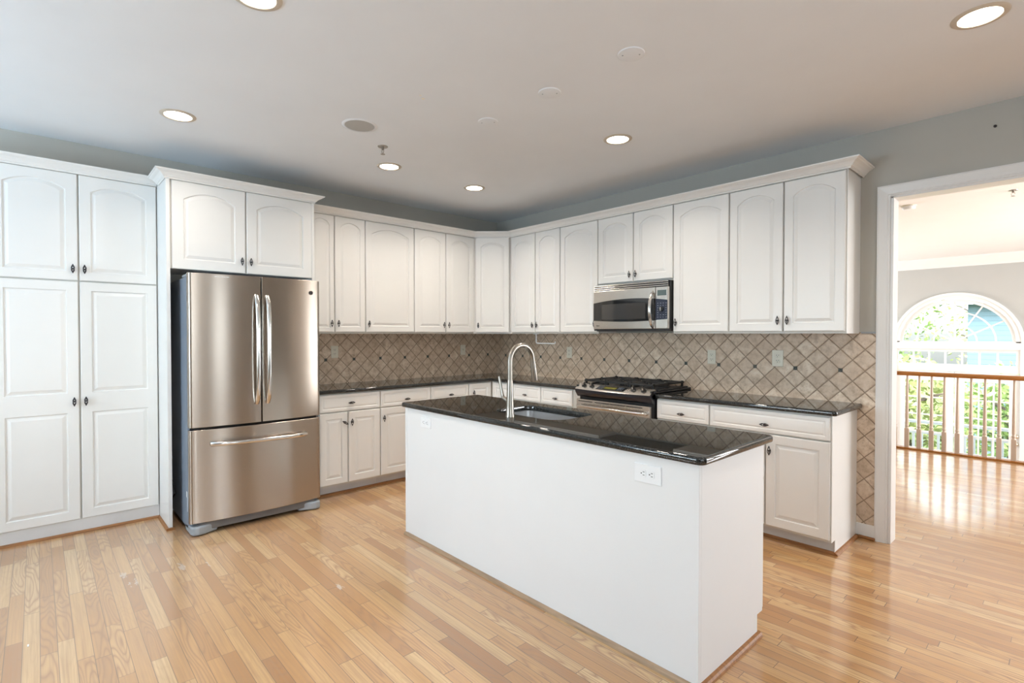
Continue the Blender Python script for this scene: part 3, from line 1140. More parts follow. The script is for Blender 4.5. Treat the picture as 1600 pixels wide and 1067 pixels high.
# ------------------------------------------------------------------ pantry
PX = 0.10
PC0, PC1, PCm = -4.325, -3.436, -3.886
pt = thing('pantry_cabinet', 'tall white four-door pantry cabinet left of the refrigerator', 'cabinet', (0.0, PC0, 0), PI / 2)
pw = PC1 - PC0
obj('carcass', bx(0, pw, -PX + 0.02, -0.001, 0.0, 2.48), 'cab', pt)
obj('face_frame', bx(0, pw, -PX, -PX + 0.02, 0.075, 2.48), 'frame', pt)
tk = BM()
box(tk, 0, pw, -PX - 0.012, -PX, 0.016, 0.097)
obj('toe_kick', tk, 'toe', pt)
bm = BM()
prism(bm, [(-PX, 0.0), (-PX - 0.028, 0.0), (-PX - 0.026, 0.010), (-PX - 0.018, 0.017), (-PX, 0.018)], lambda a, b, t: (t, a, b), 0, pw)
obj('shoe_strip', bm, 'shoe', pt)
xm = PCm - PC0
for (a, b, s) in ((0.0, xm, 'r'), (xm, pw, 'l')):
    h = 1.730 - 0.098
    add_door(pt, a, b, 0.098, 1.730, -PX, s, 0.91, panels=[(0.06, 0.735, 0), (0.87, h - 0.06, 0)], inset=0.06)
    add_door(pt, a, b, 1.738, 2.462, -PX, s, 1.816, rise=0.05, inset=0.06)
crown('white crown molding above the tall pantry cabinet', [(0.121, -4.5), (0.121, -3.437)], 2.463)

# ------------------------------------------------------------------ cabinet over and around the refrigerator
FX = 0.445
fc = thing('refrigerator_surround_cabinet', 'white two-door cabinet over the refrigerator with a full-height side panel', 'cabinet', (0.0, -3.434, 0), PI / 2)
fwid = 3.434 - 2.412
obj('carcass', bx(0.022, fwid, -FX + 0.02, -0.001, 1.835, 2.462), 'cab', fc)
obj('face_frame', bx(0.022, fwid, -FX, -FX + 0.02, 1.835, 2.465), 'frame', fc)
for (a, b) in ((0.0, 0.024), (fwid - 0.008, fwid + 0.013)):
    zb = 0.0 if a == 0 else 0.0
    obj('side_panel', bx(a, b, -FX - 0.022, -0.001, zb, 2.465), 'cab', fc, bevel=0.002)
bm = BM()
prism(bm, [(0.0, 0.0), (-0.026, 0.0), (-0.024, 0.010), (-0.017, 0.016), (0.0, 0.018)], lambda a, b, t: (-0.001 + a * 0.55, t, b), -FX - 0.04, -0.13)
box(bm, -0.015, 0.034, -FX - 0.042, -FX - 0.022, 0, 0.016)
obj('shoe_strip', bm, 'shoe', fc)
add_door(fc, 0.030, 0.514, 1.832, 2.452, -FX, 'r', 1.92, rise=0.055, inset=0.07)
add_door(fc, 0.514, fwid - 0.002, 1.832, 2.452, -FX, 'l', 1.92, rise=0.055, inset=0.07)
crown('white crown molding above the refrigerator cabinet, stepping out past its neighbours', [(0.195, -3.436), (0.468, -3.436), (0.468, -2.398), (0.372, -2.398)], 2.452)

# ------------------------------------------------------------------ refrigerator
rf = thing('refrigerator', 'stainless french-door refrigerator with bottom freezer drawer', 'refrigerator', (0.045, -3.352, 0), PI / 2)
fwd = 0.895
obj('case', bx(0.004, fwd - 0.004, -0.605, -0.02, 0.03, 1.765), 'case', rf, bevel=0.008)
for xh in (0.006, fwd - 0.075):
    obj('hinge_cover', bx(xh, xh + 0.069, -0.615, -0.44, 1.765, 1.786), 'grey', rf, bevel=0.008)
obj('door_gasket', bx(0.014, fwd - 0.014, -0.622, -0.600, 0.09, 1.76), 'black', rf)


def bowed(x0, x1, z0, z1, yb, yf, bulge, edge=0.02, ne=4, nm=12, which='both', full=(0, fwd)):
    """door slab with a gently convex front; the bow is shared over the width 'full'"""
    bm = BM()
    xs = []
    n = 20
    for i in range(n + 1):
        xs.append(x0 + (x1 - x0) * i / n)

    def yy(x):
        t = (x - full[0]) / (full[1] - full[0]) * 2 - 1
        y = yf - bulge * (1 - t * t)
        dl_, dr_ = x - x0, x1 - x
        for dd, on in ((dl_, which in ('both', 'l')), (dr_, which in ('both', 'r'))):
            if on and dd < edge:
                y += (edge - math.sqrt(max(0, edge * edge - (edge - dd) ** 2))) * 0.9
        return y
    fine = []
    for dd in (0.0, 0.002, 0.005, 0.009, 0.014, 0.02):
        fine += [x0 + dd, x1 - dd]
    xs = sorted(set([round(x, 5) for x in xs + fine]))
    prof = [(x, yy(x)) for x in xs]
    poly = [(x0, yb)] + prof + [(x1, yb)]
    prism(bm, poly, lambda a, b, t: (a, b, t), z0, z1)
    return bm


mid = 0.452
dl_ = obj('door', bowed(0.0, mid - 0.004, 0.735, 1.786, -0.62, -0.672, 0.032, which='l'), 'steel', rf, smooth=True, bevel=0.004)
dr_ = obj('door', bowed(mid + 0.004, fwd, 0.735, 1.786, -0.62, -0.672, 0.032, which='r'), 'steel', rf, smooth=True, bevel=0.004)
dd_ = obj('freezer_drawer', bowed(0.0, fwd, 0.082, 0.718, -0.62, -0.672, 0.032, which='both'), 'steel', rf, smooth=True, bevel=0.004)


def bow_handle(p0, p1, out, n=22):
    p0, p1 = Vector(p0), Vector(p1)
    pts = [p0 + Vector((0, 0.004, 0))]
    rads = [0.015]
    for i in range(n + 1):
        t = i / n
        lift = out * (1 - abs(2 * t - 1) ** 3.0) * 0.55 + out * 0.45 * (1 - abs(2 * t - 1) ** 12)
        pts.append(p0.lerp(p1, t) + Vector((0, -lift, 0)))
        rads.append(0.0145 + 0.003 * abs(2 * t - 1) ** 4)
    pts.append(p1 + Vector((0, 0.004, 0)))
    rads.append(0.015)
    return pts, rads


for d_, hx in ((dl_, mid - 0.034), (dr_, mid + 0.040)):
    bm = BM()
    pts, rads = bow_handle((hx, -0.702, 0.872), (hx, -0.702, 1.648), 0.058)
    tube(bm, pts, rads, 12, ry=0.010, up=(1, 0, 0))
    h_ = obj('handle', bm, 'chrome', d_, smooth=True)
    h_['label'] = 'polished bowed handle'
bm = BM()
pts, rads = bow_handle((0.128, -0.695, 0.618), (fwd - 0.122, -0.695, 0.606), 0.055)
tube(bm, pts, rads, 12, ry=0.010, up=(0, 0, 1))
obj('handle', bm, 'chrome', dd_, smooth=True)
# round badge and small lettering strip
bm = BM()
bx_, bz_ = fwd - 0.075, 1.690
lathe(bm, [(0.0, 0.0), (0.0155, 0.0), (0.0155, 0.003), (0.013, 0.0042), (0.012, 0.003), (0.0, 0.003)], 24, Matrix.Translation((bx_, -0.684, bz_)) @ Matrix.Rotation(PI / 2, 4, 'X'))
tube(bm, [(bx_ + 0.001, -0.688, bz_ + 0.006), (bx_ - 0.004, -0.688, bz_ + 0.007), (bx_ - 0.007, -0.688, bz_), (bx_ - 0.004, -0.688, bz_ - 0.006), (bx_ - 0.001, -0.688, bz_ - 0.001)], 0.0012, 5)
tube(bm, [(bx_ + 0.008, -0.688, bz_ + 0.006), (bx_ + 0.003, -0.688, bz_ + 0.004), (bx_ + 0.005, -0.688, bz_), (bx_ + 0.003, -0.688, bz_ - 0.005), (bx_ + 0.008, -0.688, bz_ - 0.006)], 0.0012, 5)
bd = obj('badge', bm, 'dgrey', dr_, smooth=True)
bd['label'] = 'small round dark emblem'
bm = BM()
rr = random.Random(4)
xx = 0.155
while xx < 0.245:
    ww = rr.uniform(0.003, 0.006)
    box(bm, xx, xx + ww, -0.6995, -0.690, 1.764, 1.764 + rr.choice((0.004, 0.006)))
    xx += ww + 0.0022
obj('lettering', bm, 'white', dl_)
# sticker on the case side, kick plate, feet
bm = BM()
box(bm, 0.0030, 0.0045, -0.575, -0.545, 0.245, 0.285)
box(bm, 0.0030, 0.0045, -0.585, -0.574, 0.15, 0.25)
obj('sticker', bm, 'white', rf)
obj('kick_plate', bx(0.05, fwd - 0.05, -0.672, -0.55, 0.026, 0.080), 'kick', rf, bevel=0.006)
for sx in (0, 1):
    bm = BM()
    pts = [(0.0, 0.0), (0.0, 0.085), (0.012, 0.10), (0.16, 0.0), (0.16, 0.0)]
    def mir(x):
        return x if sx == 0 else fwd - x
    poly = [(mir(0.004), -0.50), (mir(0.004), -0.655), (mir(0.014), -0.692), (mir(0.05), -0.700), (mir(0.085), -0.692), (mir(0.13), -0.672), (mir(0.17), -0.66), (mir(0.17), -0.50)]
    prism(bm, poly, lambda a, b, t: (a, b, t), 0.006, 0.064)
    obj('foot', bm, 'grey', rf, bevel=0.012, seg=3)
for sx in (0.06, fwd - 0.06):
    bm = BM()
    lathe(bm, [(0.0, 0.0), (0.022, 0.0), (0.022, 0.03), (0.0, 0.03)], 16, Matrix.Translation((sx, -0.62, 0)))
    obj('leveling_leg', bm, 'black', rf)
bm = BM()
tube(bm, [(0.03, -0.02, 0.45), (0.02, -0.10, 0.33), (0.035, -0.2, 0.27), (0.015, -0.28, 0.3), (0.03, -0.3, 0.22), (0.02, -0.22, 0.16), (0.03, -0.04, 0.12)], 0.006, 8)
for v in bm.verts:
    v.co.x -= 0.05
obj('power_cord', bm, 'black', rf, smooth=True)

# ------------------------------------------------------------------ base cabinets
BF = 0.524      # face frame plane (depth from wall)
TK = 0.455


def base_cabinet(label, loc, rz, w, fronts, knobs=True, group='white base cabinets', end_right=False):
    """fronts: list of (x0, x1, z0, z1, kind, side, kz, krot)"""
    t = thing('base_cabinet', label, 'cabinet', loc, rz, group)
    obj('carcass', bx(0, w, -BF + 0.02, -0.009, 0.095, 0.872), 'cab', t)
    obj('face_frame', bx(0, w, -BF, -BF + 0.02, 0.092, 0.872), 'frame', t)
    obj('toe_kick', bx(0, w, -TK, -TK + 0.02, 0.0, 0.095), 'toe', t)
    bm = BM()
    prism(bm, [(-TK, 0.0), (-TK - 0.020, 0.0), (-TK - 0.018, 0.009), (-TK - 0.011, 0.016), (-TK, 0.018)], lambda a, b, q: (q, a, b), 0, w)
    obj('shoe_strip', bm, 'shoe', t)
    for (a, b, z0, z1, kind, side, kz, krot) in fronts:
        if kind == 'drawer':
            add_door(t, a, b, z0, z1, -BF, 'c', kz, inset=0.024, name='drawer', groove=0.0035, bev=0.008)
        else:
            add_door(t, a, b, z0, z1, -BF, side, kz, rise=0, inset=min(0.056, (b - a) * 0.2), krot=krot)
    return t


DZ0, DZ1 = 0.718, 0.862
BZ0, BZ1 = 0.108, 0.708
KD, KB = 0.772, 0.616
y0 = -2.398
base_cabinet('white base cabinet with one drawer over two doors beside the refrigerator', (0, y0, 0), PI / 2, 2.398 - 1.842,
             [(0, 0.556, DZ0, DZ1, 'drawer', 'c', 0.786, 0), (0, 0.251, BZ0, BZ1, 'door', 'r', 0.620, R(-58)), (0.251, 0.556, BZ0, BZ1, 'door', 'l', 0.618, 0)])
base_cabinet('white base cabinet with one drawer over one door, second from the refrigerator', (0, -1.842, 0), PI / 2, 0.534,
             [(0, 0.534, DZ0, DZ1, 'drawer', 'c', KD, 0), (0, 0.534, BZ0, BZ1, 'door', 'l', KB, 0)])
base_cabinet('white base cabinet with a drawer, left of the corner base cabinet', (0, -1.308, 0), PI / 2, 0.459,
             [(0, 0.459, DZ0, DZ1, 'drawer', 'c', KD, 0), (0, 0.459, BZ0, BZ1, 'door', 'l', KB, 0)])
# corner unit: two full-height door faces meeting at the inside corner
cb = thing('base_cabinet', 'white corner base cabinet with two tall faces meeting behind the faucet', 'cabinet', (0, 0, 0), 0, 'white base cabinets')
bm = BM()
prism(bm, [(0.009, -0.009), (0.009, -0.849), (BF - 0.02, -0.849), (BF - 0.02, -(BF - 0.02)), (0.86, -(BF - 0.02)), (0.86, -0.009)], lambda a, b, t: (a, b, t), 0.095, 0.872)
obj('carcass', bm, 'cab', cb)
bm = BM()
prism(bm, [(BF - 0.02, -0.849), (BF, -0.849), (BF, -BF), (0.86, -BF), (0.86, -BF + 0.02), (BF - 0.02, -BF + 0.02)], lambda a, b, t: (a, b, t), 0.092, 0.872)
obj('face_frame', bm, 'frame', cb)
bm = BM()
prism(bm, [(TK - 0.02, -0.849), (TK, -0.849), (TK, -TK), (0.86, -TK), (0.86, -TK + 0.02), (TK - 0.02, -TK + 0.02)], lambda a, b, t: (a, b, t), 0.0, 0.095)
obj('toe_kick', bm, 'toe', cb)
d = add_door(cb, 0.0, 0.849 - 0.548, BZ0, DZ1, 0, 'l', 0.765, rise=0, inset=0.05, kx=0.055)
d.location = (BF, -0.849 + GAP, BZ0)
d.rotation_euler = (0, 0, PI / 2)
d = add_door(cb, 0.549, 0.86, BZ0, DZ1, -BF, None, rise=0, inset=0.05)
base_cabinet('white base cabinet with two side-by-side drawers left of the range', (0.86, 0, 0), 0, 0.902 - 0.0,
             [(0, 0.409, DZ0, DZ1, 'drawer', 'c', KD, 0), (0.409, 0.808, DZ0, DZ1, 'drawer', 'c', KD, 0),
              (0, 0.409, BZ0, BZ1, 'door', 'l', KB, 0), (0.409, 0.808, BZ0, BZ1, 'door', 'r', KB, 0)])
base_cabinet('narrow white base cabinet with one drawer directly right of the range', (2.530, 0, 0), 0, 0.432,
             [(0.0, 0.432, DZ0, DZ1, 'drawer', 'c', KD, 0), (0.0, 0.432, BZ0, BZ1, 'door', 'r', KB, 0)])
t = base_cabinet('wide white base cabinet at the end of the run by the opening', (2.962, 0, 0), 0, 3.740 - 2.962,
                 [(0.0, 0.774, DZ0, DZ1, 'drawer', 'c', KD, 0), (0.0, 0.389, BZ0, BZ1, 'door', 'r', KB, 0), (0.389, 0.774, BZ0, BZ1, 'door', 'l', 0.606, 0)])
bm = BM()
prism(bm, [(-0.002, 0.0), (-0.002, 0.872), (-BF - 0.001, 0.872), (-BF - 0.001, 0.092), (-TK - 0.004, 0.092), (-TK - 0.004, 0.0)], lambda a, b, q: (q, a, b), 0.774, 0.7785)
obj('end_panel', bm, 'cab', t)
bm = BM()
prism(bm, [(0.7785, 0.0), (0.7985, 0.0), (0.7965, 0.009), (0.7895, 0.016), (0.7785, 0.018)], lambda a, b, q: (a, q, b), -TK - 0.02, -0.02)
obj('shoe_strip', bm, 'shoe', t)


# ------------------------------------------------------------------ countertops
def rounded(pts, radii, n=6):
    out = []
    k = len(pts)
    for i, p in enumerate(pts):
        r = radii[i]
        p = Vector(p)
        if r <= 0:
            out.append((p.x, p.y))
            continue
        a = (Vector(pts[i - 1]) - p).normalized()
        b = (Vector(pts[(i + 1) % k]) - p).normalized()
        half = a.angle(b) / 2
        d = r / math.tan(half)
        s, e = p + a * d, p + b * d
        c = p + (a + b).normalized() * (r / math.sin(half))
        a0 = math.atan2(s.y - c.y, s.x - c.x)
        a1 = math.atan2(e.y - c.y, e.x - c.x)
        da = (a1 - a0 + PI) % (2 * PI) - PI
        for j in range(n + 1):
            an = a0 + da * j / n
            out.append((c.x + r * math.cos(an), c.y + r * math.sin(an)))
    return out


CT0, CT1, CD = 0.873, 0.905, 0.559
EDGE = [(0.010, CT0), (0.004, CT0 + 0.0015), (0.0012, CT0 + 0.005), (0.0, CT0 + 0.011), (0.0, CT1 - 0.012), (0.0012, CT1 - 0.007), (0.0042, CT1 - 0.0028), (0.0085, CT1 - 0.0006), (0.0125, CT1)]


def inset(pts, d):
    """inset a counter-clockwise polygon with mitred corners"""
    k = len(pts)
    out = []
    for i in range(k):
        p0, p1, p2 = Vector(pts[i - 1]), Vector(pts[i]), Vector(pts[(i + 1) % k])
        a, b = (p1 - p0).normalized(), (p2 - p1).normalized()
        na, nb = Vector((-a.y, a.x)), Vector((-b.y, b.x))
        m = (na + nb) / (1 + na.dot(nb))
        out.append(p1 + m * d)
    return out


def counter_bm(pts, radii, hole=None, convex=None):
    """stone slab with an eased edge; radii shrink with the inset on convex corners"""
    bm = BM()
    convex = convex or [True] * len(pts)
    loops = []
    for d, z in EDGE:
        rr_ = [max(r - d, 0.0008) if c else r + d for r, c in zip(radii, convex)]
        loops.append([bm.verts.new((x, y, z)) for x, y in rounded(inset(pts, d), rr_, 8)])
    for a, b in zip(loops, loops[1:]):
        for i in range(len(a)):
            j = (i + 1) % len(a)
            bm.faces.new((a[i], a[j], b[j], b[i]))
    hl = []
    if hole:
        for d, z in ((-0.004, CT0), (0.0, CT0 + 0.003), (0.0, CT1 - 0.004), (-0.0015, CT1 - 0.001), (-0.004, CT1)):
            x0, x1, y0_, y1_, r0, r1 = hole
            hl.append([bm.verts.new((x, y, z)) for x, y in rounded([(x0 + d, y0_ + d), (x1 - d, y0_ + d), (x1 - d, y1_ - d), (x0 + d, y1_ - d)], [r0 - d, r0 - d, r1 - d, r1 - d], 8)])
        for a, b in zip(hl, hl[1:]):
            for i in range(len(a)):
                j = (i + 1) % len(a)
                bm.faces.new((a[i], a[j], b[j], b[i]))
    for q in (0, -1):
        es = []
        for lp in [loops[q]] + ([hl[q]] if hl else []):
            for i in range(len(lp)):
                a, b = lp[i], lp[(i + 1) % len(lp)]
                es.append(bm.edges.get((a, b)) or bm.edges.new((a, b)))
        bmesh.ops.triangle_fill(bm, use_beauty=True, use_dissolve=False, edges=es)
    return bm


o = obj('countertop', counter_bm([(0.001, -2.398), (CD, -2.398), (CD, -CD), (1.764, -CD), (1.764, -0.001), (0.001, -0.001)], [0.003, 0.003, 0.008, 0.006, 0.003, 0.003], None, [True, True, False, True, True, True]), 'granite', smooth=True)
tag(o, 'black granite L-shaped countertop from the refrigerator round the corner to the range', 'countertop', 'black granite countertops')
o = obj('countertop', counter_bm([(2.528, -CD), (3.770, -CD), (3.770, -0.001), (2.528, -0.001)], [0.004, 0.024, 0.012, 0.003]), 'granite', smooth=True)
tag(o, 'short black granite countertop between the range and the opening', 'countertop', 'black granite countertops')

# ------------------------------------------------------------------ range
RX0, RW = 1.770, 0.752
rg = thing('range', 'stainless and black slide-in gas range below the microwave', 'range', (RX0, 0, 0), 0)
obj('body', bx(0.004, RW - 0.004, -0.56, -0.03, 0.02, 0.90), 'black', rg)
obj('toe_base', bx(0.02, RW - 0.02, -0.52, -0.05, 0.0, 0.05), 'black', rg)
obj('cooktop', bx(-0.012, RW + 0.012, -0.575, -0.012, 0.906, 0.922), 'enamel', rg, bevel=0.005)
# curved control panel: slanted stainless top, black nose
n = 20


def bow(x):
    t = x / RW * 2 - 1
    return 0.045 * (1 - t * t)


bm = BM()
rows = []
for i in range(n + 1):
    x = RW * i / n
    b = bow(x)
    rows.append([bm.verts.new(p) for p in ((x, -0.545, 0.936), (x, -0.552, 0.940), (x, -0.618 - b, 0.902), (x, -0.622 - b, 0.896), (x, -0.60 - b * 0.9, 0.893), (x, -0.545, 0.90))])
for a, b in zip(rows, rows[1:]):
    for i in range(6):
        j = (i + 1) % 6
        bm.faces.new((a[i], a[j], b[j], b[i]))
bm.faces.new(rows[0])
bm.faces.new(rows[-1][::-1])
cp = obj('control_panel', bm, 'steelh', rg, smooth=True)
cp['label'] = 'brushed stainless sloping control panel'
bm = BM()
rows = []
for i in range(n + 1):
    x = -0.004 + (RW + 0.008) * i / n
    b = bow(min(max(x, 0), RW))
    rows.append([bm.verts.new(p) for p in ((x, -0.55, 0.899), (x, -0.617 - b, 0.894), (x, -0.616 - b, 0.872), (x, -0.60 - b * 0.75, 0.848), (x, -0.585 - b * 0.3, 0.828), (x, -0.55, 0.828))])
for a, b in zip(rows, rows[1:]):
    for i in range(6):
        j = (i + 1) % 6
        bm.faces.new((a[i], a[j], b[j], b[i]))
bm.faces.new(rows[0])
bm.faces.new(rows[-1][::-1])
obj('front_nose', bm, 'enamel', rg, smooth=True)
for xx in (-0.004, RW - 0.012):
    obj('side_cap', bx(xx, xx + 0.016, -0.60, -0.54, 0.86, 0.928), 'black', rg, bevel=0.004)


def on_panel(x, f, lift=0.0):
    """point on the sloped panel; f 0 = back edge, 1 = front edge"""
    b = bow(x)
    p = Vector((x, -0.552, 0.940)).lerp(Vector((x, -0.618 - b, 0.902)), f)
    nrm = Vector((0, 0.902 - 0.940, 0.618 + b - 0.552)).normalized()
    nrm = Vector((0, -abs(nrm.y), abs(nrm.z)))
    return p + nrm * lift, nrm


for x in (0.075, 0.165, 0.585, 0.675):
    p, nrm = on_panel(x, 0.45)
    q = nrm.to_track_quat('Z', 'Y').to_matrix().to_4x4()
    bm = BM()
    lathe(bm, [(0.0, 0.0), (0.022, 0.0), (0.022, 0.004), (0.016, 0.008), (0.017, 0.022), (0.013, 0.026), (0.0, 0.026)], 20)
    bmesh.ops.transform(bm, matrix=Matrix.Translation(p) @ q, verts=bm.verts[:])
    k_ = obj('burner_knob', bm, 'black', rg, smooth=True)
    bm = BM()
    tube(bm, [(0, -0.019, 0.020), (0, -0.018, 0.031), (0, 0.018, 0.031), (0, 0.019, 0.020)], 0.0062, 8)
    bmesh.ops.transform(bm, matrix=Matrix.Translation(p) @ q @ Matrix.Rotation(R(20), 4, 'Z'), verts=bm.verts[:])
    obj('grip', bm, 'chrome', k_, smooth=True)


def panel_patch(x0, x1, f0, f1, lift, nseg=8):
    bm = BM()
    rows = []
    for i in range(nseg + 1):
        x = x0 + (x1 - x0) * i / nseg
        rows.append([bm.verts.new(on_panel(x, f, l)[0]) for f, l in ((f0, lift), (f1, lift), (f1, -0.004), (f0, -0.004))])
    for a, b in zip(rows, rows[1:]):
        for i in range(4):
            j = (i + 1) % 4
            bm.faces.new((a[i], a[j], b[j], b[i]))
    bm.faces.new(rows[0])
    bm.faces.new(rows[-1][::-1])
    return bm


dp = obj('touch_display', panel_patch(0.235, 0.515, 0.14, 0.82, 0.0012), 'bglass', rg)
obj('clock_screen', panel_patch(0.305, 0.425, 0.32, 0.62, 0.002), 'lcd', dp)
bm = BM()
for i in range(3):
    for j in range(3):
        for bx0 in (0.250, 0.445):
            p, nrm = on_panel(bx0 + 0.018 * i, 0.3 + 0.17 * j, 0.002)
            box(bm, p.x, p.x + 0.008, p.y - 0.003, p.y + 0.003, p.z - 0.0015, p.z + 0.001)
obj('key_legend', bm, 'ink', dp)
# oven door with vent slots and bar handle
od = obj('oven_door', bx(-0.004, RW - 0.016, -0.60, -0.56, 0.21, 0.806), 'steelh', rg, bevel=0.004)
bm = BM()
for a in (0.02, 0.20, 0.36, 0.52):
    box(bm, a, a + 0.15, -0.6012, -0.595, 0.786, 0.792)
obj('vent_slot', bm, 'slot', od)
obj('oven_window', bx(0.12, RW - 0.14, -0.602, -0.59, 0.36, 0.62), 'bglass', od)
bm = BM()
tube(bm, [(0.03, -0.598, 0.745), (0.032, -0.63, 0.75), (0.06, -0.645, 0.752), (0.37, -0.665, 0.755), (0.68, -0.645, 0.752), (0.708, -0.63, 0.75), (0.71, -0.598, 0.745)], 0.012, 10)
obj('handle', bm, 'chrome', od, smooth=True)
obj('warming_drawer', bx(0.0, RW, -0.60, -0.56, 0.06, 0.20), 'steelh', rg, bevel=0.004)
# burners and grates
for (bx0, by0, rr) in ((0.15, -0.42, 0.05), (0.15, -0.17, 0.04), (0.376, -0.295, 0.055), (0.60, -0.42, 0.045), (0.60, -0.17, 0.05)):
    bm = BM()
    lathe(bm, [(0.0, 0.921), (rr, 0.921), (rr, 0.930), (rr * 0.75, 0.934), (rr * 0.75, 0.938), (rr * 0.7, 0.942), (0.0, 0.943)], 20, Matrix.Translation((bx0, by0, 0)))
    obj('burner', bm, 'iron', rg, smooth=True)


def grate_bm(x0, x1):
    bm = BM()
    w = 0.0075
    zt, zb = 0.972, 0.957
    ya, yb = -0.525, -0.065

    def bar(p, q, wid=w):
        p, q = Vector(p), Vector(q)
        d = (q - p).normalized()
        nn = Vector((-d.y, d.x, 0)) * wid
        vs = []
        for z in (zb, zt):
            for c in (p - nn, q - nn, q + nn, p + nn):
                vs.append(bm.verts.new((c.x, c.y, z)))
        for f in ((3, 2, 1, 0), (4, 5, 6, 7), (0, 1, 5, 4), (1, 2, 6, 5), (2, 3, 7, 6), (3, 0, 4, 7)):
            bm.faces.new([vs[i] for i in f])
    for x in (x0 + w, x1 - w):
        bar((x, ya, 0), (x, yb, 0))
    for y in (ya, (ya + yb) / 2, yb):
        bar((x0, y, 0), (x1, y, 0))
    cx = (x0 + x1) / 2
    for cy in (-0.42, -0.17):
        for a in range(8):
            an = a * PI / 4
            p = Vector((math.cos(an) * 0.03, math.sin(an) * 0.03, 0))
            q = Vector((math.cos(an) * 0.10, math.sin(an) * 0.105, 0))
            q.x = max(x0 + w - cx, min(x1 - w - cx, q.x))
            bar((cx + p.x, cy + p.y, 0), (cx + q.x, cy + q.y, 0), 0.0045)
    # raised finger tips and feet
    for x in (x0 + w, x1 - w):
        for y in (ya + 0.01, (ya + yb) / 2, yb - 0.01):
            box(bm, x - w, x + w, y - 0.009, y + 0.009, 0.921, zt + 0.006)
    return bm


for gi in range(3):
    gx0 = 0.03 + gi * 0.232
    obj('grate', grate_bm(gx0, gx0 + 0.228), 'iron', rg, bevel=0.002)
for gx in (-0.008, RW - 0.02):
    obj('grate_end_bar', bx(gx, gx + 0.028, -0.50, -0.06, 0.922, 0.934), 'iron', rg, bevel=0.003)

# ------------------------------------------------------------------ microwave
MX0, MW_ = 1.767, 0.755
MZ0, MZ1 = 1.402, 1.808
mw = thing('microwave', 'stainless over-the-range microwave hung under the short wall cabinet', 'microwave', (MX0, 0, MZ0), 0)
mh = MZ1 - MZ0
obj('case', bx(0.004, MW_ - 0.002, -0.335, -0.009, 0.0, mh), 'black', mw)
obj('bottom_plate', bx(0.01, MW_ - 0.01, -0.33, -0.02, -0.006, 0.0), 'dgrey', mw)
yf = -0.365
xs_ = 0.640
obj('door', bx(0.0, xs_ - 0.002, yf, -0.335, 0.014, mh - 0.052), 'steelh', mw, bevel=0.003)
ct_ = obj('control_panel', bx(xs_ + 0.002, MW_ - 0.004, yf, -0.335, 0.014, mh - 0.052), 'steelh', mw, bevel=0.003)
obj('lower_edge', bx(0.004, MW_ - 0.004, yf + 0.004, -0.335, 0.0, 0.013), 'black', mw)
for i in range(3):
    z = mh - 0.046 + i * 0.0165
    obj('vent_slat', bx(0.004, MW_ - 0.006, yf - 0.001, -0.335, z, z + 0.0085), 'steelh', mw, bevel=0.002)
obj('vent_backing', bx(0.006, MW_ - 0.006, yf + 0.012, -0.335, mh - 0.05, mh), 'slot', mw)


def lens(x0, x1, full0, full1, zlo, zhi, slo, shi, y0_, y1_):
    bm = BM()
    pts = []
    n = 16
    for i in range(n + 1):
        x = x0 + (x1 - x0) * i / n
        t = (x - full0) / (full1 - full0) * 2 - 1
        pts.append((x, zlo - slo * (1 - t * t)))
    for i in range(n + 1):
        x = x1 + (x0 - x1) * i / n
        t = (x - full0) / (full1 - full0) * 2 - 1
        pts.append((x, zhi + shi * (1 - t * t)))
    prism(bm, pts, lambda a, b, t: (a, t, b), y0_, y1_)
    return bm


dglass = obj('window', lens(0.001, xs_ - 0.003, 0.0, 0.755, 0.090, 0.245, 0.014, 0.028, yf - 0.002, yf + 0.004), 'bglass', mw)
obj('window_screen', bx(0.095, 0.545, yf - 0.0026, yf - 0.001, 0.098, 0.232), paint('microwave_window_mesh', (0.045, 0.045, 0.045), 0.08, 0.0, 0.0, Specular_IOR_Level=0.9), dglass)
kp = obj('keypad', lens(xs_ + 0.003, MW_ - 0.006, 0.0, 0.755, 0.092, 0.245, 0.014, 0.028, yf - 0.002, yf + 0.004), 'key', mw)
bm = BM()
rr = random.Random(9)
for r_ in range(7):
    for c_ in range(4):
        if 2 <= r_ <= 4 and 1 <= c_ <= 2:
            continue
        x = xs_ + 0.018 + c_ * 0.025
        box(bm, x, x + rr.uniform(0.006, 0.013), yf - 0.0026, yf - 0.001, 0.105 + r_ * 0.019, 0.109 + r_ * 0.019)
obj('key_legend', bm, 'ink', kp)
bm = BM()
lathe(bm, [(0.0, 0.0), (0.021, 0.0), (0.019, 0.012), (0.0, 0.013)], 20, Matrix.Translation((xs_ + 0.056, yf - 0.002, 0.172)) @ Matrix.Rotation(PI / 2, 4, 'X'))
dk = obj('dial', bm, 'black', mw, smooth=True)
obj('dial_grip', bx(xs_ + 0.052, xs_ + 0.059, yf - 0.022, yf - 0.012, 0.156, 0.188), 'chrome', dk, bevel=0.002)
obj('display', bx(xs_ + 0.018, xs_ + 0.098, yf - 0.0015, yf + 0.004, 0.283, 0.327), 'lcdm', mw)
bm = BM()
hx = xs_ - 0.024
pts = [(hx, yf + 0.003, 0.02)] + [(hx, yf - 0.048 * math.sin(PI * t) ** 0.6 - 0.002, 0.02 + 0.30 * t) for t in [i / 18 for i in range(1, 18)]] + [(hx, yf + 0.003, 0.32)]
tube(bm, pts, [0.008] + [0.009 + 0.006 * math.sin(PI * i / 18) for i in range(1, 18)] + [0.008], 12, up=(1, 0, 0))
obj('handle', bm, 'chrome', mw, smooth=True)
bm = BM()
box(bm, 0.036, 0.043, yf - 0.0008, yf + 0.003, 0.040, 0.048)
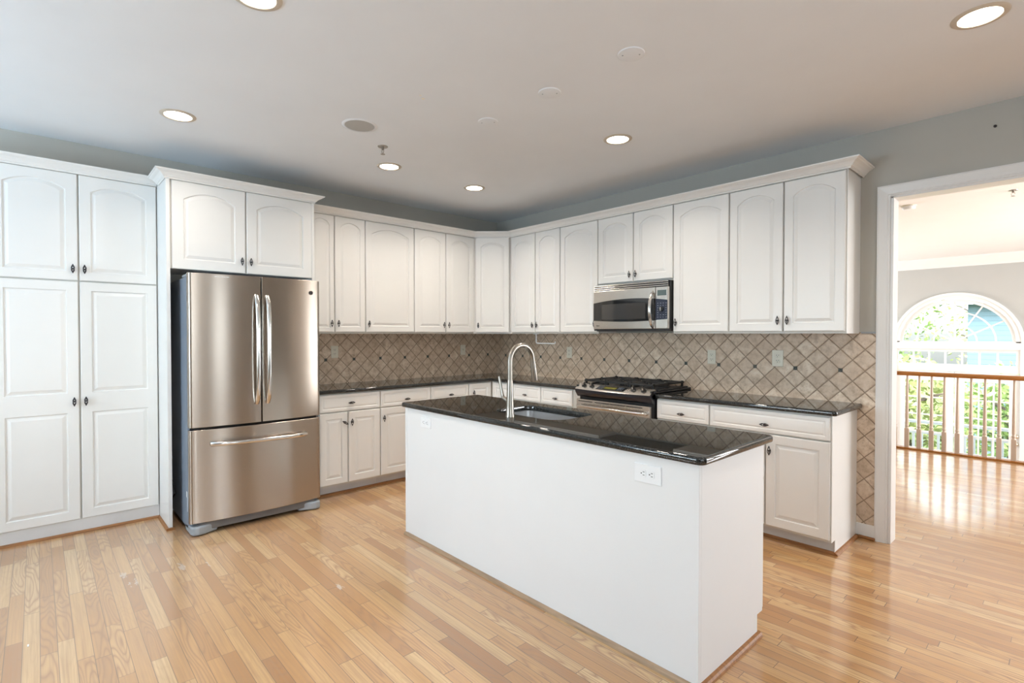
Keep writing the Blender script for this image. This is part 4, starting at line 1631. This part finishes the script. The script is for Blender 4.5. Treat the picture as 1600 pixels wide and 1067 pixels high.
for i in range(6):
    box(bm, 0.047 + i * 0.0038, 0.0495 + i * 0.0038, yf - 0.0006, yf + 0.003, 0.0415, 0.0460)
obj('lettering', bm, 'slot', mw)

# ------------------------------------------------------------------ island
IX0, IX1, IY0, IY1 = 1.640, 3.778, -2.240, -1.645
ic = thing('island_cabinet', 'white kitchen island with plain front and end panels', 'island', (IX0, IY0, 0))
iw, idp = IX1 - IX0, IY1 - IY0
bm = BM()
box(bm, 0.0, iw, 0.0, 0.02, 0.0, 0.872)
box(bm, -0.004, 0.02, -0.002, 0.02, 0.0, 0.872)
obj('front_panel', bm, 'isl', ic, bevel=0.0015)
bm = BM()
prism(bm, [(0.0202, 0.0), (idp - 0.055, 0.0), (idp - 0.055, 0.098), (idp, 0.098), (idp, 0.872), (0.0202, 0.872)], lambda a, b, t: (t, a, b), iw - 0.012, iw)
e_ = obj('end_panel', bm, 'isl', ic, bevel=0.0015)
bm = BM()
prism(bm, [(0.0202, 0.0), (idp - 0.055, 0.0), (idp - 0.055, 0.098), (idp, 0.098), (idp, 0.872), (0.02, 0.872)], lambda a, b, t: (t, a, b), 0.0, 0.012)
obj('end_panel', bm, 'isl', ic)
bm = BM()
box(bm, 0.012, iw - 0.012, idp - 0.02, idp, 0.10, 0.872)
obj('face_frame', bm, 'frame', ic)
obj('toe_kick', bx(0.0, iw - 0.004, idp - 0.07, idp - 0.048, 0.012, 0.085), 'trim', ic, bevel=0.004)
obj('cabinet_floor', bx(0.012, iw - 0.012, 0.02, idp - 0.02, 0.10, 0.115), 'cab', ic)
nd = 5
for i in range(nd):
    a = i * iw / nd
    b = a + iw / nd
    w = b - a - 2 * GAP
    for (za, zb, nm) in ((0.108, 0.700, 'door'), (0.712, 0.862, 'drawer')):
        ins = 0.056 if nm == 'door' else 0.024
        dd = obj(nm, door_bm(w, zb - za, [(ins, zb - za - ins, 0)], ins), 'cab', ic, (b - GAP, idp, za))
        dd.rotation_euler = (0, 0, PI)
        if nm == 'door':
            knob(dd, 0.03 if i % 2 else w - 0.03, KB - za)
        else:
            knob(dd, w / 2, (zb - za) / 2, PI / 2)
# quarter-round shoe along the front and right end
bm = BM()
prism(bm, [(0.0, 0.0), (-0.020, 0.0), (-0.018, 0.009), (-0.012, 0.015), (0.0, 0.018)], lambda a, b, t: (t, a, b), 0.0, iw + 0.018)
o = obj('shoe_strip', bm, 'wornshoe', ic)
o['label'] = 'worn pale oak shoe strip along the front'
bm = BM()
prism(bm, [(0.0, 0.0), (0.020, 0.0), (0.018, 0.010), (0.012, 0.018), (0.0, 0.022)], lambda a, b, t: (iw + a, t, b), -0.018, idp - 0.040)
o = obj('shoe_strip', bm, 'shoe', ic)
o['label'] = 'reddish oak shoe strip along the end'

# island top with a sink cut-out
TX0, TX1, TY0, TY1 = 1.612, 3.806, -2.264, -1.590
SX0, SX1, SY0, SY1 = 2.315, 2.862, -2.055, -1.715
o = obj('countertop', counter_bm([(TX0, TY0), (TX1, TY0), (TX1, TY1), (TX0, TY1)], [0.022, 0.032, 0.024, 0.022], (SX0, SX1, SY0, SY1, 0.10, 0.05)), 'granite', smooth=True)
tag(o, 'black granite island countertop with a sink cut-out and eased edges', 'countertop', 'black granite countertops')
# undermount sink
sk = thing('sink', 'stainless undermount sink set in the black island countertop', 'sink', ((SX0 + SX1) / 2, (SY0 + SY1) / 2, 0.70))
bm = BM()
cx_, cy_ = (SX0 + SX1) / 2, (SY0 + SY1) / 2


def rr_loop(x0, x1, y0, y1, r0, r1, z):
    return [bm.verts.new((x - cx_, y - cy_, z - 0.70)) for x, y in rounded([(x0, y0), (x1, y0), (x1, y1), (x0, y1)], [r0, r0, r1, r1], 8)]


loops = [rr_loop(SX0 - 0.02, SX1 + 0.02, SY0 - 0.02, SY1 + 0.02, 0.11, 0.06, CT0 - 0.001),
         rr_loop(SX0 + 0.002, SX1 - 0.002, SY0 + 0.002, SY1 - 0.002, 0.10, 0.05, CT0 - 0.001),
         rr_loop(SX0 + 0.004, SX1 - 0.004, SY0 + 0.004, SY1 - 0.004, 0.098, 0.05, 0.80),
         rr_loop(SX0 + 0.012, SX1 - 0.012, SY0 + 0.012, SY1 - 0.012, 0.09, 0.05, 0.735),
         rr_loop(SX0 + 0.045, SX1 - 0.045, SY0 + 0.045, SY1 - 0.045, 0.06, 0.03, 0.715),
         rr_loop(SX0 + 0.12, SX1 - 0.12, SY0 + 0.11, SY1 - 0.11, 0.04, 0.02, 0.711)]
for a, b in zip(loops, loops[1:]):
    for i in range(len(a)):
        j = (i + 1) % len(a)
        bm.faces.new((a[i], a[j], b[j], b[i]))
bm.faces.new(loops[-1])
obj('bowl', bm, 'sinksteel', sk, smooth=True)
bm = BM()
lathe(bm, [(0.0, 0.004), (0.02, 0.004), (0.03, 0.014), (0.042, 0.015), (0.044, 0.012), (0.044, 0.0), (0.0, 0.0)], 20)
obj('drain', bm, 'chrome', sk, smooth=True)

# faucet
fx, fy, fz = 2.581, -2.130, CT1
fa = thing('faucet', 'brushed nickel gooseneck pull-down faucet on the island', 'faucet', (fx, fy, fz))
bm = BM()
lathe(bm, [(0.0, 0.0), (0.026, 0.0), (0.026, 0.006), (0.0235, 0.012), (0.0225, 0.06), (0.0185, 0.13), (0.0158, 0.20), (0.0150, 0.206), (0.0, 0.206)], 24)
obj('body', bm, 'nickel', fa, smooth=True)
bm = BM()
ra = 0.090
top = 0.312
pts = [(0, 0, 0.20), (0, 0, 0.26), (0, 0, top)]
for i in range(1, 17):
    a = PI * i / 16 * 0.982
    pts.append((0, ra - ra * math.cos(a), top + ra * math.sin(a)))
dv_ = (Vector(pts[-1]) - Vector(pts[-2])).normalized()
e_ = Vector(pts[-1]) + dv_ * 0.012
pts.append(tuple(e_))
tube(bm, pts, 0.0142, 16)
obj('spout', bm, 'nickel', fa, smooth=True)
bm = BM()
q = dv_.to_track_quat('Z', 'Y').to_matrix().to_4x4()
lathe(bm, [(0.0, 0.0), (0.0150, 0.0), (0.0150, 0.004), (0.0165, 0.02), (0.0190, 0.108), (0.0180, 0.114), (0.0, 0.112)], 20, Matrix.Translation(e_) @ q)
obj('spray_head', bm, 'nickel', fa, smooth=True)
bm = BM()
tube(bm, [(-0.010, 0, 0.082), (-0.045, 0, 0.097), (-0.062, 0, 0.104)], [0.0125, 0.0125, 0.0125], 14)
obj('valve_stem', bm, 'nickel', fa, smooth=True)
bm = BM()
tube(bm, [(-0.056, 0, 0.096), (-0.064, 0, 0.115), (-0.074, -0.001, 0.155), (-0.086, -0.002, 0.198), (-0.092, -0.002, 0.222)], [0.0125, 0.011, 0.009, 0.0095, 0.0085], 12, ry=0.0065, up=(1, 0, 0.3))
obj('lever_handle', bm, 'nickel', fa, smooth=True)

# ------------------------------------------------------------------ outlets and switch
def outlet(label, loc, rz, mat, wid=0.070, hgt=0.114, kind='duplex', roll=0.0, group='wall outlets'):
    nm = 'light_switch' if kind == 'toggle' else 'electrical_outlet'
    t = thing(nm, label, 'switch' if kind == 'toggle' else 'outlet', loc, 0, group)
    t.rotation_euler = (Matrix.Rotation(rz, 3, 'Z') @ Matrix.Rotation(roll, 3, 'Y')).to_euler()
    obj('cover_plate', bx(-wid / 2, wid / 2, -0.006, 0.0, -hgt / 2, hgt / 2), mat, t, bevel=0.004, seg=3)
    if kind == 'toggle':
        obj('toggle_lever', bx(-0.005, 0.005, -0.018, -0.006, -0.004, 0.014), mat, t, bevel=0.002)
        return t
    for s in (-1, 1):
        bm = BM()
        pts = rounded([(-0.0165, s * 0.0195 - 0.0145), (0.0165, s * 0.0195 - 0.0145), (0.0165, s * 0.0195 + 0.0145), (-0.0165, s * 0.0195 + 0.0145)], [0.009] * 4, 4)
        prism(bm, pts, lambda a, b, q: (a, q, b), -0.0085, -0.005)
        rc = obj('receptacle', bm, mat, t, bevel=0.001)
        bm = BM()
        for xx in (-0.0065, 0.0065):
            box(bm, xx - 0.0012, xx + 0.0012, -0.0090, -0.0075, s * 0.0195 - 0.001, s * 0.0195 + 0.008)
        lathe(bm, [(0.0, 0.0), (0.0028, 0.0), (0.0028, 0.0016), (0.0, 0.0016)], 8, Matrix.Translation((0, -0.0075, s * 0.0195 - 0.0075)) @ Matrix.Rotation(PI / 2, 4, 'X'))
        obj('slot', bm, 'slot', rc)
    return t


outlet('ivory wall outlet on the tile just right of the refrigerator', (0.008, -2.031, 1.204), PI / 2, 'almond')
outlet('ivory toggle switch plate on the tile near the corner', (0.008, -0.521, 1.192), PI / 2, 'almond', kind='toggle')
outlet('ivory wall outlet on the tile left of the range, near the paper towel holder', (1.166, -0.008, 1.180), 0, 'almond')
outlet('ivory wall outlet on the tile just right of the range', (2.712, -0.008, 1.183), 0, 'almond')
outlet('ivory wall outlet on the tile nearest the cased opening', (3.228, -0.008, 1.190), 0, 'almond', wid=0.080, hgt=0.122)
outlet('white sideways outlet at the far left of the island front', (1.892, IY0, 0.797), 0, 'white', roll=PI / 2, group='island outlets')
outlet('white sideways outlet below the near corner of the island top', (3.553, IY0, 0.793), 0, 'white', wid=0.078, hgt=0.128, roll=PI / 2, group='island outlets')

# paper towel holder under the narrow cabinet
th = thing('paper_towel_holder', 'white paper towel holder hanging under the wall cabinet near the corner', 'paper towel holder', (1.0, -0.22, UB - 0.004))
bm = BM()
tube(bm, [(-0.112, 0, 0.0), (-0.112, 0, -0.085), (-0.105, 0, -0.098), (-0.09, 0, -0.1), (0.15, 0, -0.1), (0.158, 0, -0.096), (0.16, 0, -0.078)], 0.0065, 10)
obj('arm', bm, 'white', th, smooth=True)
obj('mounting_plate', bx(-0.135, -0.09, -0.02, 0.02, -0.006, 0.0), 'white', th, bevel=0.002)


# ------------------------------------------------------------------ ceiling fixtures
def downlight(x, y, label, power=6.2):
    t = thing('recessed_light', label, 'ceiling light', (x, y, CZ), 0, 'recessed ceiling lights')
    bm = BM()
    lathe(bm, [(0.072, -0.001), (0.074, -0.006), (0.090, -0.006), (0.097, -0.001), (0.097, 0.0), (0.072, 0.0)], 36)
    # keep the ring open in the middle
    for f in [f for f in bm.faces if len(f.verts) > 4]:
        bm.faces.remove(f)
    obj('trim_ring', bm, 'lring', t, smooth=True)
    bm = BM()
    lathe(bm, [(0.0, -0.0016), (0.073, -0.0016), (0.073, -0.0006), (0.0, -0.0006)], 36)
    obj('diffuser', bm, 'bulb', t)
    d = bpy.data.lights.new('recessed_lamp', 'AREA')
    d.shape = 'DISK'
    d.size = 0.13
    d.energy = power
    d.color = (1.0, 0.90, 0.79)
    d.spread = R(136)
    o = bpy.data.objects.new('recessed_lamp', d)
    COL.objects.link(o)
    o.parent = t
    o.location = (0, 0, -0.008)
    return t


downlight(1.012, -3.451, 'glowing recessed light above the pantry', 3.0)
downlight(1.017, -2.013, 'glowing recessed light just behind the fire sprinkler', 4.3)
downlight(0.997, -1.133, 'glowing recessed light nearest the corner of the two walls', 5.2)
downlight(2.595, -1.143, 'glowing recessed light above the microwave side of the island', 5.6)
downlight(4.455, -1.158, 'large-looking recessed light high above the cased opening', 4.6)
downlight(2.537, -3.448, 'recessed light cut off by the top edge of the view', 4.5)

sp = thing('ceiling_speaker', 'round grey speaker grille set in the ceiling', 'speaker', (1.62, -2.56, CZ))
bm = BM()
lathe(bm, [(0.092, -0.004), (0.105, -0.004), (0.110, 0.0), (0.092, 0.0)], 36)
for f in [f for f in bm.faces if len(f.verts) > 4]:
    bm.faces.remove(f)
obj('bezel', bm, 'ceil', sp, smooth=True)
bm = BM()
lathe(bm, [(0.0, -0.003), (0.092, -0.003), (0.092, 0.0), (0.0, 0.0)], 36)
obj('grille', bm, 'speaker', sp)
for (x, y, lb) in ((2.221, -1.99, 'white blank ceiling plate farthest from the camera in the row of three'), (2.754, -1.99, 'middle white blank ceiling plate in the row of three'), (3.292, -1.994, 'white blank ceiling plate nearest the camera in the row of three')):
    t = thing('blank_ceiling_plate', lb, 'cover plate', (x, y, CZ), 0, 'blank ceiling plates')
    bm = BM()
    lathe(bm, [(0.0, -0.006), (0.054, -0.006), (0.062, -0.004), (0.064, 0.0), (0.0, 0.0)], 36)
    obj('plate', bm, 'ceil', t, smooth=True)
    bm = BM()
    for s in (-1, 1):
        lathe(bm, [(0.0, -0.007), (0.004, -0.007), (0.004, -0.005), (0.0, -0.005)], 8, Matrix.Translation((s * 0.030, s * 0.026, 0)))
    obj('screw', bm, 'grey', t)
# tiny leftover screw holes in the ceiling
bm = BM()
lathe(bm, [(0.0, -0.002), (0.006, -0.002), (0.006, 0.0), (0.0, 0.0)], 8, Matrix.Translation((2.243, -2.501, CZ)))
lathe(bm, [(0.0, -0.002), (0.010, -0.002), (0.010, 0.0), (0.0, 0.0)], 8, Matrix.Translation((2.219, -2.468, CZ)))
obj('screw_hole', bm, 'cone', bpy.data.objects['ceiling'])

# small things on the floor
o = obj('paint_chip', bx(1.636, 1.654, -4.146, -4.140, 0.0, 0.003), 'white')
tag(o, 'tiny white chip lying on the oak floor at the lower left', 'debris')
fr = thing('floor_register', 'dark metal floor register at the left edge of the floor', 'vent', (1.50, -4.30, 0))
obj('register_plate', bx(-0.03, 0.27, -0.05, 0.062, 0.0, 0.006), 'dgrey', fr, bevel=0.002)
bm = BM()
for i in range(12):
    box(bm, -0.01 + i * 0.021, -0.003 + i * 0.021, -0.035, 0.045, 0.006, 0.008)
obj('louver', bm, 'black', fr)
